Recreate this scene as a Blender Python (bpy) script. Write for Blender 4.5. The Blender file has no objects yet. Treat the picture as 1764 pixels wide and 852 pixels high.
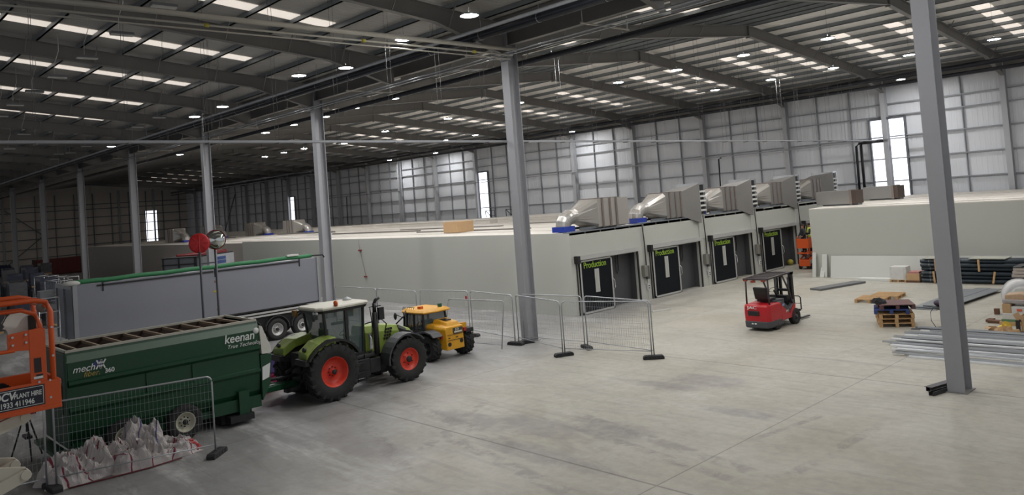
import bpy, math, random
from mathutils import Vector, Matrix, noise
PI = math.pi
sc = bpy.context.scene
COL = sc.collection
# ---------------------------------------------------------------- camera
cam_d = bpy.data.cameras.new('camera'); cam = bpy.data.objects.new('camera', cam_d); COL.objects.link(cam)
sc.camera = cam
_yaw, _pit, _rol, CAM_H = 0.8141, 0.0397, -0.0752, 5.835
_fw = Vector((-math.sin(_yaw)*math.cos(_pit), math.cos(_yaw)*math.cos(_pit), math.sin(_pit)))
_r0 = _fw.cross(Vector((0, 0, 1))).normalized(); _u0 = _r0.cross(_fw)
_R = _r0*math.cos(_rol) + _u0*math.sin(_rol); _U = -_r0*math.sin(_rol) + _u0*math.cos(_rol)
_m = Matrix((( _R.x, _U.x, -_fw.x, 0), (_R.y, _U.y, -_fw.y, 0), (_R.z, _U.z, -_fw.z, CAM_H), (0, 0, 0, 1)))
cam.matrix_world = _m
cam_d.sensor_fit = 'HORIZONTAL'; cam_d.sensor_width = 36.0
cam_d.lens = 1338.24/1764*36.0
cam_d.shift_x = 0.0; cam_d.shift_y = -(426-289.5)/1764
cam_d.clip_start = 0.1; cam_d.clip_end = 600
# ---------------------------------------------------------------- world and exposure
w = bpy.data.worlds.new('world'); sc.world = w; w.use_nodes = True
w.node_tree.nodes['Background'].inputs[0].default_value = (0.93, 0.95, 1.0, 1)
w.node_tree.nodes['Background'].inputs[1].default_value = 0.30
sc.view_settings.view_transform = 'Standard'; sc.view_settings.look = 'None'
sc.view_settings.gamma = 1.0; sc.view_settings.use_curve_mapping = False
sc.view_settings.exposure = 0.17
LAMP = 300.0
SKYL = 0.58            # brightness of the translucent rooflights
# ---------------------------------------------------------------- materials
MATS = {}
def mat(name, col, rough=0.6, metal=0.0, var=0.08, scale=3.0, emit=None, es=1.0, alpha=None, bump=0.0, spec=0.5):
    if name in MATS: return MATS[name]
    m = bpy.data.materials.new(name); m.use_nodes = True; nt = m.node_tree; N = nt.nodes; L = nt.links
    b = N['Principled BSDF']; b.inputs['Roughness'].default_value = rough; b.inputs['Metallic'].default_value = metal
    b.inputs['Specular IOR Level'].default_value = spec
    tc = N.new('ShaderNodeTexCoord'); nz = N.new('ShaderNodeTexNoise'); nz.inputs['Scale'].default_value = scale
    nz.inputs['Detail'].default_value = 4
    L.new(tc.outputs['Object'], nz.inputs['Vector'])
    mx = N.new('ShaderNodeMix'); mx.data_type = 'RGBA'
    mx.inputs[6].default_value = (*[c*(1-var) for c in col], 1); mx.inputs[7].default_value = (*[min(1, c*(1+var)) for c in col], 1)
    L.new(nz.outputs['Fac'], mx.inputs[0]); L.new(mx.outputs[2], b.inputs['Base Color'])
    if bump:
        bp = N.new('ShaderNodeBump'); bp.inputs['Strength'].default_value = bump; bp.inputs['Distance'].default_value = 0.02
        L.new(nz.outputs['Fac'], bp.inputs['Height']); L.new(bp.outputs['Normal'], b.inputs['Normal'])
    if emit:
        b.inputs['Emission Color'].default_value = (*emit, 1); b.inputs['Emission Strength'].default_value = es
    if alpha is not None: b.inputs['Alpha'].default_value = alpha
    MATS[name] = m
    return m
def s2l(r, g, b):
    f = lambda c: ((c/255+0.055)/1.055)**2.4 if c > 10 else c/255/12.92
    return (f(r), f(g), f(b))
# a surface with parallel ribs every `pitch` metres along one axis
def ribbed(name, col, axis, pitch, rough=0.5, depth=0.5, var=0.1, metal=0.0, emit=None, es=0):
    if name in MATS: return MATS[name]
    m = mat(name, col, rough, metal, var, 0.35); nt = m.node_tree; N = nt.nodes; L = nt.links; b = N['Principled BSDF']
    tc = N.new('ShaderNodeTexCoord'); sp = N.new('ShaderNodeSeparateXYZ'); L.new(tc.outputs['Object'], sp.inputs[0])
    mu = N.new('ShaderNodeMath'); mu.operation = 'MULTIPLY'; mu.inputs[1].default_value = 2*PI/pitch; L.new(sp.outputs[axis], mu.inputs[0])
    si = N.new('ShaderNodeMath'); si.operation = 'SINE'; L.new(mu.outputs[0], si.inputs[0])
    ss = N.new('ShaderNodeMapRange'); ss.interpolation_type = 'SMOOTHSTEP'; ss.inputs['From Min'].default_value = -0.3; ss.inputs['From Max'].default_value = 0.5
    L.new(si.outputs[0], ss.inputs['Value'])
    bp = N.new('ShaderNodeBump'); bp.inputs['Strength'].default_value = depth; bp.inputs['Distance'].default_value = 0.03
    L.new(ss.outputs[0], bp.inputs['Height']); L.new(bp.outputs['Normal'], b.inputs['Normal'])
    if emit: b.inputs['Emission Color'].default_value = (*emit, 1); b.inputs['Emission Strength'].default_value = es
    return m
STEEL = mat('grey_painted_steel', s2l(156, 157, 161), 0.45, 0.1, 0.06, 2.0)
WSTEEL = mat('pale_wall_steel', s2l(178, 180, 184), 0.5, 0.1, 0.05, 2.0)
PURL = mat('purlin_steel', s2l(138, 144, 148), 0.45, 0.3, 0.1, 2.0)
STEELD = mat('dark_rafter_steel', s2l(122, 120, 118), 0.55, 0.1, 0.08, 2.0)
GALV = mat('galvanised_steel', s2l(112, 116, 120), 0.45, 0.45, 0.15, 6.0)
GALVB = mat('bright_galvanised', s2l(190, 192, 195), 0.3, 0.75, 0.12, 5.0)
SHINY = mat('foil_wrapped_pipe', s2l(175, 178, 184), 0.22, 0.9, 0.15, 3.0)
BLACK = mat('black_plastic', (0.012, 0.012, 0.013), 0.45, 0, 0.2)
RUBBER = mat('tyre_rubber', (0.018, 0.018, 0.018), 0.8, 0, 0.3, 8.0, bump=0.3)
DARK = mat('dark_machinery', (0.02, 0.021, 0.023), 0.6, 0.2, 0.3, 9.0)
WHITE = mat('white_panel', s2l(196, 197, 192), 0.5, 0, 0.03, 0.6)
PANEL = mat('insulated_panel', s2l(176, 177, 170), 0.48, 0, 0.05, 0.25)
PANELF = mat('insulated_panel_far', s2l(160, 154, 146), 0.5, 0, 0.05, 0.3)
GLASS = mat('cab_glass', (0.07, 0.11, 0.11), 0.06, 0, 0.05, 1.0, alpha=0.62, spec=0.8)
WOOD = mat('pallet_wood', s2l(176, 142, 100), 0.8, 0, 0.25, 12.0)
CARD = mat('cardboard', s2l(176, 145, 108), 0.85, 0, 0.1, 4.0)
# ---------------------------------------------------------------- mesh builder
class MB:
    def __init__(s): s.v = []; s.f = []; s.sm = []
    def add(s, vs, fs, smooth=False):
        o = len(s.v); s.v += [tuple(v) for v in vs]; s.f += [tuple(i+o for i in f) for f in fs]; s.sm += [smooth]*len(fs)
        return s
    def box(s, x0, x1, y0, y1, z0, z1, M=None):
        vs = [Vector((x, y, z)) for x in (x0, x1) for y in (y0, y1) for z in (z0, z1)]
        if M is not None: vs = [M @ v for v in vs]
        return s.add(vs, [(0, 1, 3, 2), (4, 6, 7, 5), (0, 4, 5, 1), (2, 3, 7, 6), (0, 2, 6, 4), (1, 5, 7, 3)])
    def bar(s, a, b, w, h, up=(0, 0, 1)):
        a = Vector(a); b = Vector(b); d = b-a; L = d.length; d.normalize(); u = Vector(up)
        if abs(d.dot(u)) > 0.99: u = Vector((1, 0, 0))
        x = d.cross(u).normalized(); u = x.cross(d)
        M = Matrix(((x.x, d.x, u.x, a.x), (x.y, d.y, u.y, a.y), (x.z, d.z, u.z, a.z), (0, 0, 0, 1)))
        return s.box(-w/2, w/2, 0, L, -h/2, h/2, M)
    def ring(s, c, d, r, n, ref=None):
        d = Vector(d).normalized(); u = Vector(ref) if ref is not None else Vector((0, 0, 1))
        if abs(d.dot(u)) > 0.98: u = Vector((1, 0, 0))
        x = d.cross(u).normalized(); y = x.cross(d)
        return [Vector(c)+x*(r*math.cos(2*PI*i/n))+y*(r*math.sin(2*PI*i/n)) for i in range(n)]
    def loft(s, rings, cap=True, smooth=True, closed=True):
        n = len(rings[0]); vs = [v for r in rings for v in r]; fs = []
        for k in range(len(rings)-1):
            for i in range(n if closed else n-1):
                j = (i+1) % n; fs.append((k*n+i, k*n+j, (k+1)*n+j, (k+1)*n+i))
        s.add(vs, fs, smooth)
        if cap:
            o = len(s.v)-len(vs)
            s.f += [tuple(o+i for i in range(n))[::-1], tuple(o+(len(rings)-1)*n+i for i in range(n))]; s.sm += [False, False]
        return s
    def tube(s, pts, r, n=6, cap=True):
        pts = [Vector(p) for p in pts]; rs = []
        for i, p in enumerate(pts):
            d = (pts[min(i+1, len(pts)-1)]-pts[max(i-1, 0)])
            rr = r[i] if isinstance(r, (list, tuple)) else r
            ref = Vector((0, 0, 1)) if not hasattr(s, 'ref') else s.ref
            rs.append(s.ring(p, d, rr, n, ref))
        return s.loft(rs, cap)
    def lathe(s, prof, org, axis, n=24, cap=False):
        a = Vector(axis).normalized(); o = Vector(org)
        return s.loft([s.ring(o+a*t, a, max(r, 1e-4), n) for r, t in prof], cap)
    def cyl(s, a, b, r, n=12): return s.tube([a, b], r, n)
    def prism(s, poly, axis, t0, t1, smooth=False):
        def P(p, t):
            return (t, p[0], p[1]) if axis == 'x' else ((p[0], t, p[1]) if axis == 'y' else (p[0], p[1], t))
        n = len(poly); vs = [P(p, t0) for p in poly]+[P(p, t1) for p in poly]
        fs = [(i, (i+1) % n, n+(i+1) % n, n+i) for i in range(n)]
        s.add(vs, fs, smooth); o = len(s.v)-2*n
        s.f += [tuple(o+i for i in range(n))[::-1], tuple(o+n+i for i in range(n))]; s.sm += [False]*2
        return s
    def xf(s, M): s.v = [tuple(M @ Vector(v)) for v in s.v]; return s
    def ball(s, c, rx, ry, rz, n=12, m=8):
        c = Vector(c); rings = []
        for k in range(m+1):
            t = PI*k/m; r = max(math.sin(t), 1e-3)
            rings.append([c+Vector((rx*r*math.cos(2*PI*i/n), ry*r*math.sin(2*PI*i/n), rz*math.cos(t))) for i in range(n)])
        return s.loft(rings, False)
    def build(s, name, material, parent=None, bevel=0.0):
        me = bpy.data.meshes.new(name); me.from_pydata(s.v, [], s.f)
        me.polygons.foreach_set('use_smooth', s.sm); me.materials.append(material); me.update()
        import bmesh
        bm = bmesh.new(); bm.from_mesh(me); bmesh.ops.recalc_face_normals(bm, faces=bm.faces); bm.to_mesh(me); bm.free()
        o = bpy.data.objects.new(name, me); COL.objects.link(o)
        if parent: o.parent = parent
        if bevel:
            b = o.modifiers.new('bevel', 'BEVEL'); b.width = bevel; b.segments = 2; b.limit_method = 'ANGLE'
        return o
def tag(o, label=None, cat=None, group=None, kind=None):
    if label: o['label'] = label
    if cat: o['category'] = cat
    if group: o['group'] = group
    if kind: o['kind'] = kind
    return o
def thing(name, label, cat, loc=(0, 0, 0), rz=0.0, group=None):
    o = bpy.data.objects.new(name, None); COL.objects.link(o); o.empty_display_size = 0.2
    o.location = loc; o.rotation_euler = (0, 0, rz)
    return tag(o, label, cat, group)
def struct(name, mb, m, label=None):
    o = mb.build(name, m); o['kind'] = 'structure'
    if label: o['label'] = label
    o['category'] = name.split('_')[0]
    return o
def dup(root, loc=None, rz=None, label=None, group=None, scale=None):
    def cp(o, parent):
        c = o.copy(); COL.objects.link(c)
        if parent: c.parent = parent
        for ch in o.children: cp(ch, c)
        return c
    r = cp(root, None)
    if loc is not None: r.location = loc
    if rz is not None: r.rotation_euler = (0, 0, rz)
    if label: r['label'] = label
    if group: r['group'] = group
    if scale is not None: r.scale = scale
    return r
def text(body, size, material, parent, loc, rot, name='lettering', extrude=0.003, shear=0.0, space=1.0, bold=0.0, sx=1.0):
    c = bpy.data.curves.new(name, 'FONT'); c.body = body; c.size = size; c.extrude = extrude; c.shear = shear; c.space_character = space
    c.offset = bold; c.materials.append(material)
    tmp = bpy.data.objects.new(name, c); me = bpy.data.meshes.new_from_object(tmp); bpy.data.objects.remove(tmp); bpy.data.curves.remove(c)
    o = bpy.data.objects.new(name, me); COL.objects.link(o); o.parent = parent; o.location = loc; o.rotation_euler = rot; o.scale = (sx, 1, 1)
    return o
ORD = ['first', 'second', 'third', 'fourth', 'fifth', 'sixth', 'seventh', 'eighth', 'ninth', 'tenth', 'eleventh', 'twelfth', 'thirteenth', 'fourteenth', 'fifteenth', 'sixteenth', 'seventeenth', 'eighteenth', 'nineteenth', 'twentieth']
ORD += ['twenty-'+q for q in ORD[:9]]+['thirtieth']+['thirty-'+q for q in ORD[:9]]
FX, FW2, BAY = -7.2, 61.3, 8.0          # first frame, far wall line, bay length
VY = 22.2                                # central valley line of columns
RY = 41.8                                # ridge of the right hand span
LY = 2.7                                 # ridge of the left hand span
def ztop(y):                             # top of the rafters
    return 15.0-0.1*abs(y-RY) if y > VY else 15.0-0.1*abs(y-LY)
# ================================================================ floor
def floor_material():
    m = bpy.data.materials.new('concrete_floor'); m.use_nodes = True; nt = m.node_tree; N = nt.nodes; L = nt.links; b = N['Principled BSDF']
    tc = N.new('ShaderNodeTexCoord')
    def nz(scale, detail, sx=1, sy=1, rot=0, dist=0.0, rough=0.55):
        mp = N.new('ShaderNodeMapping'); mp.inputs['Scale'].default_value = (sx, sy, 1); mp.inputs['Rotation'].default_value = (0, 0, rot)
        L.new(tc.outputs['Object'], mp.inputs[0]); n = N.new('ShaderNodeTexNoise'); n.inputs['Scale'].default_value = scale
        n.inputs['Detail'].default_value = detail; n.inputs['Distortion'].default_value = dist; n.inputs['Roughness'].default_value = rough
        L.new(mp.outputs[0], n.inputs['Vector']); return n.outputs['Fac']
    def rng(src, a, b_, c=0.0, d=1.0):
        r = N.new('ShaderNodeMapRange'); r.inputs['From Min'].default_value = a; r.inputs['From Max'].default_value = b_
        r.inputs['To Min'].default_value = c; r.inputs['To Max'].default_value = d; r.interpolation_type = 'SMOOTHSTEP'; L.new(src, r.inputs['Value']); return r.outputs[0]
    def mixc(f, a, b_):
        x = N.new('ShaderNodeMix'); x.data_type = 'RGBA'; L.new(f, x.inputs[0])
        if isinstance(a, tuple): x.inputs[6].default_value = (*a, 1)
        else: L.new(a, x.inputs[6])
        if isinstance(b_, tuple): x.inputs[7].default_value = (*b_, 1)
        else: L.new(b_, x.inputs[7])
        return x.outputs[2]
    def math_(op, a, b_=None, c=None):
        x = N.new('ShaderNodeMath'); x.operation = op
        for i, q in enumerate((a, b_, c)):
            if q is None: continue
            if isinstance(q, (int, float)): x.inputs[i].default_value = q
            else: L.new(q, x.inputs[i])
        return x.outputs[0]
    sp = N.new('ShaderNodeSeparateXYZ'); L.new(tc.outputs['Object'], sp.inputs[0])
    X, Y = sp.outputs[0], sp.outputs[1]
    clean = s2l(170, 167, 157); dusty = s2l(138, 138, 138); dirty = s2l(98, 96, 93); white = s2l(196, 196, 194)
    # worked side (towards the lorries) is greyer, the swept side is warm
    side = rng(math_('ADD', math_('ADD', X, math_('MULTIPLY', Y, 0.385)), math_('MULTIPLY', nz(0.12, 3), 8.0)), -12.0, -5.0)
    side = math_('SUBTRACT', 1.0, side)
    base = mixc(side, clean, dusty)
    base = mixc(rng(nz(0.22, 5, 1, 1, 0, 0.6), 0.35, 0.7), base, mixc(side, s2l(160, 155, 141), s2l(140, 139, 137)))
    # white dusty sweeps and dark tyre smears, both drawn out along the driving direction
    sm1 = rng(nz(0.55, 6, 0.22, 1.0, 0.5, 1.2, 0.65), 0.52, 0.72)
    base = mixc(math_('MULTIPLY', sm1, math_('ADD', math_('MULTIPLY', side, 0.6), 0.25)), base, white)
    sm2 = rng(nz(0.7, 7, 0.2, 1.0, 0.45, 1.5, 0.7), 0.53, 0.75)
    base = mixc(math_('MULTIPLY', sm2, math_('ADD', math_('MULTIPLY', side, 0.55), 0.42)), base, dirty)
    blot = rng(nz(0.16, 4, 1.0, 1.0, 0.2, 0.8), 0.60, 0.72)
    base = mixc(math_('MULTIPLY', blot, math_('MULTIPLY', rng(nz(1.6, 6, 0.4, 1, 0.6), 0.4, 0.6), 0.55)), base, s2l(112, 108, 102))
    fine = rng(nz(4.0, 6, 1, 1, 0, 0.3, 0.7), 0.3, 0.75, 0.0, 0.5)
    base = mixc(fine, base, mixc(side, s2l(140, 136, 126), s2l(122, 121, 120)))
    sm3 = rng(nz(1.3, 8, 0.16, 1.0, 0.42, 0.9, 0.75), 0.48, 0.74)
    base = mixc(math_('MULTIPLY', sm3, math_('ADD', math_('MULTIPLY', side, 0.35), 0.22)), base, s2l(118, 114, 108))
    sm4 = rng(nz(0.9, 8, 1.0, 0.2, 0.1, 0.9, 0.75), 0.52, 0.74)
    base = mixc(math_('MULTIPLY', sm4, 0.25), base, s2l(122, 118, 114))
    def disc(cx, cy, rx, ry, k=1.0):
        ax = math_('DIVIDE', math_('SUBTRACT', X, cx), rx); ay = math_('DIVIDE', math_('SUBTRACT', Y, cy), ry)
        return math_('ADD', math_('MULTIPLY', ax, ax), math_('MULTIPLY', ay, ay))
    def seg(x0, y0, x1, y1, wd):
        L_ = math.hypot(x1-x0, y1-y0); ux, uy = (x1-x0)/L_, (y1-y0)/L_
        dx = math_('SUBTRACT', X, x0); dy = math_('SUBTRACT', Y, y0)
        u = math_('ADD', math_('MULTIPLY', dx, ux), math_('MULTIPLY', dy, uy)); v = math_('ABSOLUTE', math_('SUBTRACT', math_('MULTIPLY', dx, uy), math_('MULTIPLY', dy, ux)))
        along = math_('MULTIPLY', rng(u, 0.0, 0.8), rng(u, L_-0.8, L_, 1.0, 0.0))
        return math_('MULTIPLY', rng(v, wd*0.4, wd, 1.0, 0.0), along)
    wob = nz(1.1, 6, 1, 1, 0, 0.5, 0.7)
    dd = disc(-14.6, 13.9, 1.7, 0.75)
    for q in ((-12.7, 14.7, 1.5, 0.7), (-13.4, 20.0, 1.5, 0.8), (-14.0, 18.9, 1.1, 0.5), (-16.4, 13.4, 1.6, .6), (-10.9, 17.6, 1.2, .4), (-17.0, 10.4, 2.2, .6), (-13.0, 12.4, 2.4, .45)): dd = math_('MINIMUM', dd, disc(*q))
    dm = rng(math_('ADD', dd, math_('MULTIPLY', wob, 2.6)), 1.5, 2.5, 1.0, 0.0)
    base = mixc(math_('MULTIPLY', math_('MULTIPLY', dm, rng(nz(3.0, 5), .3, .6, .5, 1.0)), 0.55), base, s2l(116, 113, 114))
    sg_ = seg(-14.6, 15.3, -7.6, 13.9, .28)
    for q in ((-14.2, 14.5, -8.2, 13.4, .22), (-7.9, 13.9, -7.7, 18.6, .2), (-9.6, 15.6, -9.0, 19.0, .13), (-16.6, 12.2, -10.4, 11.0, .3), (-20.4, 13.6, -13.4, 12.4, .35), (-19.8, 11.9, -13.8, 9.6, .3), (-18.0, 15.6, -15.0, 10.0, .2)): sg_ = math_('MAXIMUM', sg_, seg(*q))
    base = mixc(math_('MULTIPLY', math_('MULTIPLY', sg_, rng(nz(1.4, 7, 1, 1, .3, .8, .75), .42, .62)), 0.5), base, s2l(104, 101, 98))
    # rolling tyre arcs
    wv = N.new('ShaderNodeTexWave'); wv.wave_type = 'RINGS'; wv.inputs['Scale'].default_value = 0.42; wv.inputs['Distortion'].default_value = 3.0; wv.inputs['Detail'].default_value = 2; wv.inputs['Detail Scale'].default_value = 0.5
    mp = N.new('ShaderNodeMapping'); mp.inputs['Location'].default_value = (26, -8, 0); L.new(tc.outputs['Object'], mp.inputs[0]); L.new(mp.outputs[0], wv.inputs['Vector'])
    base = mixc(math_('MULTIPLY', rng(wv.outputs['Fac'], 0.86, 0.97), math_('MULTIPLY', rng(nz(0.3, 2), 0.45, 0.6), 0.22)), base, s2l(120, 118, 115))
    # saw-cut joints
    def joint(src, off, period, hw):
        q = math_('ABSOLUTE', math_('SUBTRACT', math_('PINGPONG', math_('SUBTRACT', src, off), period/2), 0.0))
        return math_('LESS_THAN', q, hw)
    j = math_('MAXIMUM', joint(X, -9.68, 10.8, .016), joint(Y, 22.2, 9.8, .03))
    base = mixc(math_('MULTIPLY', j, 0.55), base, s2l(78, 76, 72))
    L.new(base, b.inputs['Base Color'])
    L.new(rng(nz(0.5, 4), 0.3, 0.7, 0.38, 0.62), b.inputs['Roughness']); b.inputs['Specular IOR Level'].default_value = 0.35
    return m
mb = MB(); mb.box(-172, 8, -22, 66, -0.3, 0.0); struct('floor', mb, floor_material())
# ================================================================ shell
CLAD = ribbed('wall_cladding', s2l(222, 225, 230), 0, 0.333, 0.42, 0.45, 0.05)
CLADG = ribbed('gable_cladding', s2l(215, 206, 196), 1, 0.333, 0.5, 0.5, 0.08)
ROOFM = ribbed('roof_lining', s2l(222, 220, 216), 0, 0.333, 0.5, 0.6, 0.06)
mb = MB(); mb.box(-168, 8, 61.75, 61.95, 0, 13.9); struct('wall_back', mb, CLAD)
mb = MB(); mb.prism([(-17, 0), (61.9, 0), (61.9, 13.4), (RY, 15.4), (VY, 13.4), (LY, 15.4), (-17, 13.4)], 'x', -165.3, -165.0); struct('wall_left', mb, CLADG)
ROOFL = ribbed('roof_lining_shaded', s2l(172, 170, 166), 0, 0.333, 0.5, 0.6, 0.08)  # darker copy of the roof lining: the left span's shade put into its colour
def roof_slab(name, ya, yb):
    m = MB(); za, zb = ztop(ya+1e-3 if ya < VY+.01 and ya > VY-.01 and yb > ya else ya)+0.24, ztop(yb)+0.24
    if abs(ya-VY) < .01: za = 15.0-0.1*(RY-VY)+0.24 if yb > ya else 15.0-0.1*(VY-LY)+0.24
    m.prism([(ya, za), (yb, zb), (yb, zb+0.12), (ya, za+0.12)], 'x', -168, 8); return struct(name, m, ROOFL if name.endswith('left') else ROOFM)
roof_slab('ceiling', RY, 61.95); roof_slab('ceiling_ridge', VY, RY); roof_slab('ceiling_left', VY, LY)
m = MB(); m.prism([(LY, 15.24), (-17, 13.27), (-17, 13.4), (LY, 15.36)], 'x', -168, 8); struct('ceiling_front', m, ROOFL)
# ================================================================ steel frame
def ibeam(m, a, b, depth, width, tf=0.02, tw=0.015, up=(0, 0, 1)):
    """I-section from a to b, `depth` measured along up."""
    a = Vector(a); b = Vector(b); d = (b-a).normalized(); u = Vector(up); x = d.cross(u).normalized(); u = x.cross(d)
    m.bar(a, b, tw, depth, u)
    m.bar(a+u*(depth/2-tf/2), b+u*(depth/2-tf/2), width, tf, u); m.bar(a-u*(depth/2-tf/2), b-u*(depth/2-tf/2), width, tf, u)
def column(x, y, h, dx, dy, label, group, z0=0.0, cm=None):
    # flanges face the spans (normal along y), web between
    t = thing('steel_column', label, 'column', (x, y, z0), 0, group)
    m = MB(); m.box(-dx/2, dx/2, -dy/2, -dy/2+0.03, 0, h); m.box(-dx/2, dx/2, dy/2-0.03, dy/2, 0, h); m.box(-0.012, 0.012, -dy/2+.03, dy/2-.03, 0, h)
    m.build('shaft', cm or STEEL, t)
    m = MB(); m.box(-dx/2-.06, dx/2+.06, -dy/2-.06, dy/2+.06, 0, 0.025); m.build('base_plate', STEELD, t)
    return t
first = None
for n in range(10):
    lab = 'large grey steel column on the open floor, %s from the right in the row' % ORD[n]
    if first is None: first = column(FX, VY, 12.95, 0.42, 0.56, lab, 'central row of steel columns')
    else: dup(first, (FX-16*n, VY, 0), None, lab)
first = None
for n in range(20):
    x = -15.3-BAY*n
    lab = 'grey steel column against the far side wall, %s from the right of its row' % ORD[n]
    if first is None: first = column(x, FW2, 12.9, 0.36, 0.5, lab, 'steel columns along the far wall', 0, WSTEEL)
    else: dup(first, (x, FW2, 0), None, lab)
first = None
for n, y in enumerate((29, 35.5, 42, 48.5, 55)):
    lab = 'grey steel post against the end wall, %s from the left' % ORD[n]
    if first is None: first = column(-164.6, y, 13.4, 0.3, 0.3, lab, 'steel posts along the end wall', 0, WSTEEL)
    else: dup(first, (-164.6, y, 0), None, lab)
# rafters: one object per portal frame and span
def rafter(x, y0, yr, y1, label, group):
    t = thing('rafter', label, 'roof beam', (x, 0, 0), 0, group)
    zt = lambda y: 15.0-0.1*abs(y-yr)
    for ya, yb in ((y0, yr), (y1, yr)):
        m = MB(); s = 1 if yb > ya else -1
        # web as polygon with haunch
        hy = ya+s*3.6
        web = [(ya, zt(ya)), (yr, 15.0), (yr, 14.36), (hy, zt(hy)-0.62), (ya, 11.75)]
        m.prism(web, 'x', -0.01, 0.01)
        m.bar((0, ya, zt(ya)), (0, yr, 15.0), 0.26, 0.025, (0, 0, 1))
        m.bar((0, hy, zt(hy)-0.62), (0, yr, 14.36), 0.26, 0.025); m.bar((0, ya, 11.75), (0, hy, zt(hy)-0.62), 0.26, 0.025)
        m.build('beam', STEELD, t)
    m = MB(); m.box(-0.13, 0.13, yr-0.02, yr+0.02, 14.25, 15.02); m.build('ridge_plate', STEELD, t)
    for ya, s in ((y0, 1), (y1, -1)):
        for q in (3.0, 5.6, 8.4, 11.2, 14.0):
            y = ya+s*q
            if abs(y-yr) > 1: m = MB(); m.bar((.12, y, zt(y)-.58 if q > 3.6 else zt(y)-.72), (.62, y, zt(y)+.06), .04, .04); m.build('fly_brace', STEELD, t)
    return t
firsts = {}
for n in range(-1, 20):
    x = FX-BAY*n
    k = n+1
    lab = 'dark grey pitched steel rafter over the right hand span, %s from the right' % ORD[k]
    if 'R' not in firsts: firsts['R'] = rafter(x, VY+.2, RY, FW2-.2, lab, 'rafters of the right hand span')
    else: dup(firsts['R'], (x, 0, 0), None, lab)
    if n > 14: continue
    lab = 'dark grey pitched steel rafter over the left hand span, %s from the right' % ORD[k]
    if 'L' not in firsts: firsts['L'] = rafter(x, -17, LY, VY-.2, lab, 'rafters of the left hand span')
    else: dup(firsts['L'], (x, 0, 0), None, lab)
# fly braces: short struts from purlin to rafter bottom flange
pr_y = [VY+1.2+1.75*i for i in range(11)]
def purlin(y, x0, x1, label, group):
    m = MB(); z = ztop(y); m.box(x0, x1, y-0.035, y+0.035, z+0.02, z+0.24); m.box(x0, x1, y-0.035, y+0.045, z+0.02, z+0.045)
    return tag(m.build('purlin', PURL), label, 'roof purlin', group)
cnt = 0
for i in range(11):
    purlin(RY+0.45+1.78*i, -165, 4, 'purlin under the far slope of the right hand roof, %s below the ridge' % ORD[i], 'purlins of the far right slope')
    purlin(RY-0.45-1.78*i, -165, 4, 'purlin under the near slope of the right hand roof, %s below the ridge' % ORD[i], 'purlins of the near right slope')
    purlin(LY+0.45+1.78*i, -130, 4, 'thin steel purlin under the left hand roof, %s below its ridge' % ORD[i], 'purlins of the left hand slope')
# valley beams between central columns, eaves beam at the far wall
for n in range(-1, 10):
    m = MB(); ibeam(m, (-16*n+FX, VY, 12.5), (-16*n+FX-16, VY, 12.5), 0.6, 0.25)
    tag(m.build('valley_beam', STEELD), 'deep steel beam along the roof valley, %s span from the right' % ORD[n+1], 'roof beam', 'beams along the central valley')
m = MB(); ibeam(m, (-165, FW2, 12.75), (6, FW2, 12.75), 0.3, 0.2); m.box(-165, 6, 61.5, 61.6, 12.2, 13.2)
tag(m.build('eaves_beam', STEELD), 'long dark steel eaves beam where the far wall meets the roof', 'roof beam')
m = MB(); m.box(-165, 6, VY-.45, VY+.45, 13.02, 13.12); m.box(-165, 6, VY-.45, VY-.4, 13.02, 13.3); m.box(-165, 6, VY+.4, VY+.45, 13.02, 13.3)
tag(m.build('valley_gutter', STEELD), 'grey gutter lining the valley between the two roofs', 'gutter')
# wall rails and mullions
RAILM = mat('wall_rail_steel', s2l(150, 153, 158), .5, .2, .1)
for i, z in enumerate((1.6, 3.3, 5.05, 6.75, 8.42, 10.0, 10.92)):
    m = MB(); m.box(-165, 6, 61.55, 61.75, z-0.035, z+0.035); m.box(-165, 6, 61.53, 61.55, z-0.05, z+0.035)
    tag(m.build('wall_rail', RAILM), 'horizontal steel rail across the far side wall, %s up from the floor' % ORD[i], 'wall rail', 'rails of the far wall')
    m = MB(); m.box(-164.98, -164.8, 24, 61.5, z-0.07, z+0.07)
    tag(m.build('end_wall_rail', GALV), 'horizontal steel rail across the dark end wall, %s up from the floor' % ORD[i], 'wall rail', 'rails of the end wall')
k = 0
for n in range(19):
    for dx in (2.75, 5.4):
        x = -7.3-BAY*n-dx
        m = MB(); m.box(x-0.028, x+0.028, 61.55, 61.74, 0, 12.3)
        tag(m.build('wall_mullion', RAILM), 'slim far wall mullion, %s one in the %s bay from the right' % ('right' if dx < 3 else 'left', ORD[n]), 'wall post', 'mullions of the far wall')
for i in range(11):
    y = 26+3.25*i+1.6
    m = MB(); m.box(-164.95, -164.7, y-.05, y+.05, 0, 13)
    tag(m.build('end_wall_mullion', GALV), 'slim vertical steel member of the dark end wall, %s from the left' % ORD[i], 'wall post', 'mullions of the end wall')
for a, b, lab in (((-164.3, 29.2, 10.6), (-164.3, 35.2, 5.6), 'upper diagonal steel brace on the end wall'), ((-164.3, 35.2, 5.6), (-164.3, 29.2, 0.6), 'lower diagonal steel brace on the end wall'), ((-145.5, 61.1, 3.5), (-139.5, 61.1, 10.6), 'diagonal steel brace between far wall columns')):
    m = MB(); m.bar(a, b, 0.16, 0.16); tag(m.build('wall_brace', GALV), lab, 'brace')
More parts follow.
